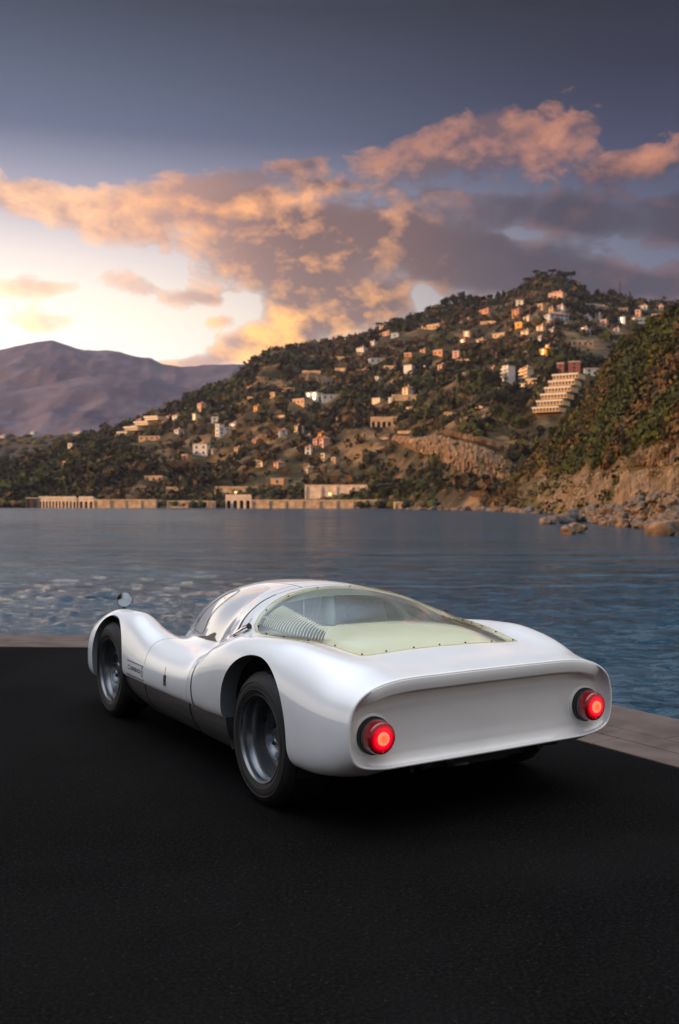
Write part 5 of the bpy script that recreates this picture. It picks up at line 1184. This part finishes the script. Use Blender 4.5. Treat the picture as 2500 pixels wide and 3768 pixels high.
V, F, k = leafballs(P_+np.array([0,0,.4])*R_[:,None], R_, 20, .36, .95); wood = fast_mesh('woodland', V, F, FOL, np.repeat(mi, k), kind='stuff')
def rocky_foot(P, u, v):
    px = (P[:,0]/P[:,1]*3663+1250)/1.5944; py = (1853-(P[:,2]-EYE)/P[:,1]*3663)/1.5944
    b = np.interp(px, [1111,1162,1245,1315,1370,1418,1513,1568,1800], [1165,1126,1080,1088,1090,1066,1026,1018,1000])+(fbm(P[:,0]/9, P[:,1]/9, 3, 3)-.5)*40
    return np.where(py < b, np.clip((fbm(P[:,0]/20, P[:,1]/20, 61, 4)-.22)*4, .25, 1), .05)
Pn, _ = scatter(NEAR, 9500, UX(1120), .44, .0, 1.0, rocky_foot); n = len(Pn)
R_ = RNG.uniform(.8, 2.6, n); V, F, k = leafballs(Pn+np.array([0,0,.5])*R_[:,None], R_, 36, .22, 1.0); g = fbm(Pn[:,0]/28, Pn[:,1]/28+4, 71, 3)
mi = np.where(g > .55, 2, np.where(g > .46, 1, 3)); mi = np.where(RNG.uniform(0,1,n) < .35, 0, mi)
fast_mesh('hillside_scrub', V, F, FOL, np.repeat(mi, k), kind='stuff')
Pm, _ = scatter(MID, 1600, -.4, .0, .05, 1.0, lambda P, u, v: np.full(len(P), .8)); clumps('distant_woodland', Pm, RNG.uniform(3, 8, len(Pm)), RNG.choice([0,0,1,2], len(Pm)), .7)
Ps, _ = scatter(MAIN, 1500, -.40, .10, .0, .05, lambda P, u, v: np.full(len(P), .7)); Ps[:,2] = np.maximum(Ps[:,2], 1.0); clumps('shore_bushes', Ps, RNG.uniform(1.2, 3.2, len(Ps)), RNG.choice([0,0,2,3], len(Ps)), .9)

# single trees one can tell apart
m_bark = vary(pmat('bark', (.06,.04,.025), .9), (.04,.028,.018), (.08,.055,.035), 2, 4)
def tree(P, h, r, kind, mi, label, group, name):
    T = empty(name, tuple(P), random.uniform(0, 6), label, 'tree', group); lean = random.uniform(-.06,.06)*h
    mb = MB(); fork = .60 if kind == 'umbrella' else .35; top = Vector((lean,0,h*.86)); mid = Vector((lean*.4,0,h*fork)); mb.tube([(0,0,-1),tuple(mid*.5),tuple(mid),tuple(top)], [h*.035,h*.03,h*.024,h*.01], 6)
    for a in range(4):
        q = a*1.57+random.uniform(-.4,.4); mb.tube([tuple(mid), tuple(mid+Vector((math.cos(q)*r*.5, math.sin(q)*r*.5, h*.2)))], [h*.016,h*.006], 5)
    mb.build('trunk', m_bark, T)
    if kind == 'umbrella': c = RNG.normal(0, 1, (16, 3)); c /= np.linalg.norm(c, axis=1, keepdims=True); C_ = c*RNG.uniform(.2,.8,(16,1))*np.array([r, r, r*.22])+np.array([lean,0,h*.86]); rr = RNG.uniform(.28,.42,16)*r; fl = .62
    elif kind == 'cypress': z = np.linspace(.1,.95,11); C_ = np.stack([RNG.normal(0,.06,11)*r, RNG.normal(0,.06,11)*r, z*h], 1); rr = r*np.sin(np.clip(z,.15,.92)*math.pi)**.6*.9; fl = 1.5
    else: c = RNG.normal(0, 1, (16, 3)); c /= np.linalg.norm(c, axis=1, keepdims=True); C_ = c*RNG.uniform(.25,.75,(16,1))*np.array([r, r, h*.32])+np.array([lean,0,h*.58]); rr = RNG.uniform(.30,.48,16)*r; fl = .95
    V, F, k = leafballs(C_, rr, 60, .24, fl); fast_mesh('crown', V, F, [FOL[mi]], None, T)
def on_ridge(land, x, v=.985): return land.pt(np.array(UX(x)), np.array(v))
for i, (x, hp, rp, kd) in enumerate([(875,20,9,'umbrella'),(1215,20,11,'umbrella'),(1236,24,10,'umbrella'),(1256,18,9,'umbrella'),(1275,20,11,'umbrella'),(1296,22,14,'round'),(1318,26,14,'umbrella'),(1200,14,8,'round'),(1028,26,12,'round'),(1048,26,14,'round'),(1066,30,16,'round'),(1084,24,14,'round'),(1100,18,12,'round'),(992,18,10,'round'),(1130,16,11,'umbrella'),(1148,20,6,'cypress'),(1162,20,6,'cypress'),(1180,14,9,'round'),(965,12,10,'round'),(945,12,9,'round'),(920,12,9,'round'),(900,10,8,'round'),(640,12,11,'round'),(612,12,12,'round'),(588,14,11,'round'),(668,12,11,'round'),(700,12,10,'round'),(728,10,9,'round'),(760,10,9,'round'),(790,10,9,'round'),(820,10,8,'round'),(1345,16,10,'round'),(1378,16,9,'round'),(1412,22,12,'round'),(1450,10,9,'round'),(1490,10,9,'round'),(1530,12,10,'round'),(500,10,8,'round'),(440,12,9,'round'),(345,10,8,'round')]):
    P = on_ridge(MAIN, x, .97); s_ = P[1]/3663*1.5944
    lab = {0:'lone umbrella pine sticking out of the left skyline',6:'biggest umbrella pine at the right end of the summit grove',33:'bushy dark tree beside the radio mast'}.get(i)
    grp = {'umbrella':('umbrella pines on the skyline','dark umbrella pine in the grove on the skyline'),'round':('round trees on the skyline','dark round headed tree on the skyline of the hill'),'cypress':('cypresses on the skyline','slim dark cypress on the skyline left of the summit')}[kd]
    tree(P-np.array([0,0,1.0]), hp*s_*1.25, rp*s_, kd, 0, lab or grp[1], grp[0], {'umbrella':'umbrella_pine','round':'oak_tree','cypress':'cypress_tree'}[kd])
for i, (x, y, h, r, kd, m) in enumerate([(608,1080,44,20,'round',2),(575,1086,30,16,'round',2),(404,1100,40,16,'round',2),(425,1102,44,18,'round',2),(445,1104,38,15,'round',2),(665,985,26,6,'cypress',0),(693,1006,30,6,'cypress',0),(700,990,26,6,'cypress',0),(758,1010,34,12,'round',0),(770,990,34,12,'round',0),(986,860,24,6,'cypress',0),(1135,900,60,24,'round',0),(1160,950,60,26,'round',0),(1185,930,54,24,'round',0),(1205,960,60,24,'round',0),(1170,1000,60,24,'round',3),(1200,1010,56,22,'round',3),(1225,990,50,20,'round',1),(1150,975,50,20,'round',3),(1060,1140,26,16,'round',0),(1100,1146,30,18,'round',0),(1130,1140,26,16,'round',0),(690,1130,16,10,'round',0)]):
    P = MAIN.hit(x, y); s_ = P[1]/3663*1.5944
    nm, lb, gr = (('oak_tree','rust coloured bare tree rising above the lower woods','rust coloured trees low on the slope') if m == 2 else ('cypress_tree','slim dark cypress between the lower houses','cypresses on the slope') if kd == 'cypress' else ('pine_tree','tall dark pine in the gully between the cliff and the near slope','pines in the gully'))
    if nm == 'pine_tree': lb = 'tall dark pine %s in the gully' % ('high up' if y < 940 else 'low down' if y > 985 else 'half way down'); lb += ', right beside the near slope' if x > 1190 else ', on the cliff side' if x < 1165 else ''
    tree(P, h*s_, r*s_, kd, m, lb, gr, nm)
for i, (x, y, h, r, m) in enumerate([(1255,1020,40,17,1),(1278,1000,44,18,3),(1300,985,46,18,1),(1322,965,44,18,3),(1345,940,44,18,0),(1362,915,40,18,1),(1388,880,48,20,3),(1402,850,44,20,1),(1422,840,44,20,0),(1440,815,46,22,3),(1462,800,44,22,1),(1485,785,46,22,0),(1508,770,48,24,3),(1535,760,54,26,1),(1560,750,56,26,0),(1410,910,44,20,1),(1440,890,46,22,3),(1475,860,46,22,0),(1510,840,48,22,1),(1548,830,52,24,3),(1370,985,40,18,1),(1400,965,40,18,0),(1300,1035,34,16,1),(1330,1020,34,16,0),(1450,950,40,18,1),(1500,925,44,20,3),(1545,905,46,22,0),(1430,1000,40,18,2),(1400,1020,38,18,2),(1465,1000,36,18,2),(1520,985,34,16,0),(1556,975,34,16,1)]):
    P = NEAR.hit(x, y); s_ = P[1]/3663*1.5944
    lab = {0:('dark leafy tree on the near right hillside','dark leafed trees on the near hillside'),1:('olive green tree on the near right hillside','olive green trees on the near hillside'),3:('bright green tree on the near right hillside','green trees on the near hillside'),2:('rust brown bush like tree above the tan rock face','rust brown trees above the rock face')}[m]
    wx2 = 'near the right edge' if x > 1460 else 'beside the terraced hotel' if y < 960 and x > 1330 else 'next to the gully' if x < 1350 else 'above the rock face'
    wy2 = 'high' if y < 850 else 'low' if y > 975 else 'midway'
    tree(P, h*s_*.9, r*s_, 'round', m, lab[0].replace('on the near right hillside', wy2+' on the near hillside')+', '+wx2, lab[1], 'hillside_tree')

# ------------------------------------------------------------------ boulders of the breakwater at the right
rockm = [vary(pmat('boulder_tan', (.09,.058,.035), .85), (.045,.030,.018), (.15,.10,.06), .9, 6, bump=.7, bscale=3, bdist=.12), vary(pmat('boulder_grey', (.055,.048,.044), .85), (.03,.027,.025), (.095,.083,.075), .9, 6, bump=.7, bscale=3, bdist=.12)]
rock_meshes = []
for k in range(9):
    bm = bmesh.new(); bmesh.ops.create_icosphere(bm, subdivisions=3, radius=1); rs = random.Random(k)
    cuts = [(Vector((rs.gauss(0,1), rs.gauss(0,1), rs.gauss(0,1))).normalized(), rs.uniform(.62,.86)) for _ in range(9)]
    for v in bm.verts:
        for nrm, dd in cuts:
            e = v.co.dot(nrm)-dd
            if e > 0: v.co -= nrm*e
        v.co *= 1+.05*(rs.random()-.5)
    me = bpy.data.meshes.new('boulder'); bm.to_mesh(me); bm.free(); me.materials.append(rockm[k % 2]); rock_meshes.append(me)
def boulder(x, y, z, r, label, group):
    mi_ = random.randrange(9); o = bpy.data.objects.new('boulder', rock_meshes[mi_]); label = label.replace('tan or grey', ('small ' if r < .5 else 'large ' if r > .85 else '')+('tan','grey')[mi_ % 2]); label = label+((' near its tip' if x/y < .155 else ' halfway along' if x/y < .24 else ' near the right edge') if group and 'breakwater' in group else ''); COL.objects.link(o); o.location = (x, y, z); s = r*random.uniform(.8, 1.25); o.scale = (s*random.uniform(.9,1.4), s, s*random.uniform(.6,.9)); o.rotation_euler = (random.uniform(-.4,.4), random.uniform(-.4,.4), random.uniform(0, 6)); tag(o, label, 'boulder', ((('tan ','grey ')[mi_ % 2]+group) if group and group.startswith('boulders') else group))
# breakwater core: low mound of rubble under the boulders
def on_water(x, y): d = (EYE-WL)/(-EYEH(y)); return UX(x)*d, d
spine = [(1258,1211),(1290,1208),(1330,1205),(1370,1207),(1420,1214),(1470,1220),(1530,1226),(1600,1228),(1700,1236)]
top_ = [(1258,1208),(1290,1196),(1330,1180),(1370,1172),(1420,1168),(1470,1160),(1530,1146),(1600,1140),(1700,1130)]
random.seed(5); cnt = 0
for i in range(270):
    t = random.random()**.8; k = t*(len(spine)-1); a = int(min(k, len(spine)-2)); f = k-a
    sx_, sy_ = spine[a][0]*(1-f)+spine[a+1][0]*f, spine[a][1]*(1-f)+spine[a+1][1]*f; ty = top_[a][1]*(1-f)+top_[a+1][1]*f
    X, D = on_water(sx_, sy_); hgt = (EYEH(ty)-EYEH(sy_))*D; w = random.random(); back = w*(4+hgt*1.8); D2 = D+back; z = WL+hgt*1.05*w*(D2/D)+.1; r = random.uniform(.28, .80)*(D/100)**.5*(1.15-.35*w)
    boulder(UX(sx_)*D2+random.uniform(-.5,.5), D2, z, r, ('tan or grey boulder low in the breakwater, washed by the sea' if w < .3 else 'tan or grey boulder piled in the upper part of the breakwater'), ('boulders at the foot of the breakwater' if w < .3 else 'boulders on top of the breakwater'))
for (x, y, r, lab) in [(1532,1237,1.4,'large flat orange boulder at the waterline by the right edge'),(1560,1236,1.2,'rounded tan boulder beside the large flat orange one'),(1335,1231,.75,'low dark rock standing alone in the water off the breakwater tip'),(1318,1234,.55,'smaller rock touching the lone rock off the breakwater tip'),(1268,1211,.8,'pointed rock at the very tip of the breakwater'),(1350,1228,.65,'square topped rock at the right end of the lone rock group')]:
    X, D = on_water(x, y); boulder(X, D+1, WL+.3, r, lab, None)
mb = MB(); V = []
for (sx_, sy_), (tx, ty) in zip(spine, top_):
    X, D = on_water(sx_, sy_); hgt = (EYEH(ty)-EYEH(sy_))*D; D2 = D+3+hgt*2.4; u = UX(sx_); V += [(u*(D+.6), D+.6, WL-.6), (u*D2, D2, WL+hgt*.95), (u*(D2+14), D2+14, WL+hgt*.6)]
F = [(3*i+j, 3*i+3+j, 3*i+4+j, 3*i+1+j) for i in range(len(spine)-1) for j in range(2)]; mesh_obj('breakwater_core', V, F, rockm[0], kind='structure')
# reddish rocks and foam at the waterline below the near slope
for i in range(46):
    x = random.uniform(1118, 1250) if i < 26 else random.uniform(940, 1110); y = np.interp(x, [940,1118,1250],[1176.5,1179,1186]); X, D = on_water(x, y); boulder(X, D+random.uniform(0,6), WL+random.uniform(-.1,.5), random.uniform(.7,1.9), 'small brown rock at the waterline under the cliffs', 'rocks at the waterline under the cliffs')

# ------------------------------------------------------------------ evening haze over the whole bay
hz = bpy.data.materials.new('haze'); hz.use_nodes = True; t_ = hz.node_tree; t_.nodes.clear()
pv = t_.nodes.new('ShaderNodeVolumePrincipled'); pv.inputs['Color'].default_value = (.74,.72,.90,1); pv.inputs['Density'].default_value = .000042; pv.inputs['Anisotropy'].default_value = .35
mo = t_.nodes.new('ShaderNodeOutputMaterial'); t_.links.new(pv.outputs[0], mo.inputs['Volume'])
mb = MB(); mb.box((0, 1600, 276), (5200, 4100, 560)); mb.build('haze', hz, kind='stuff')
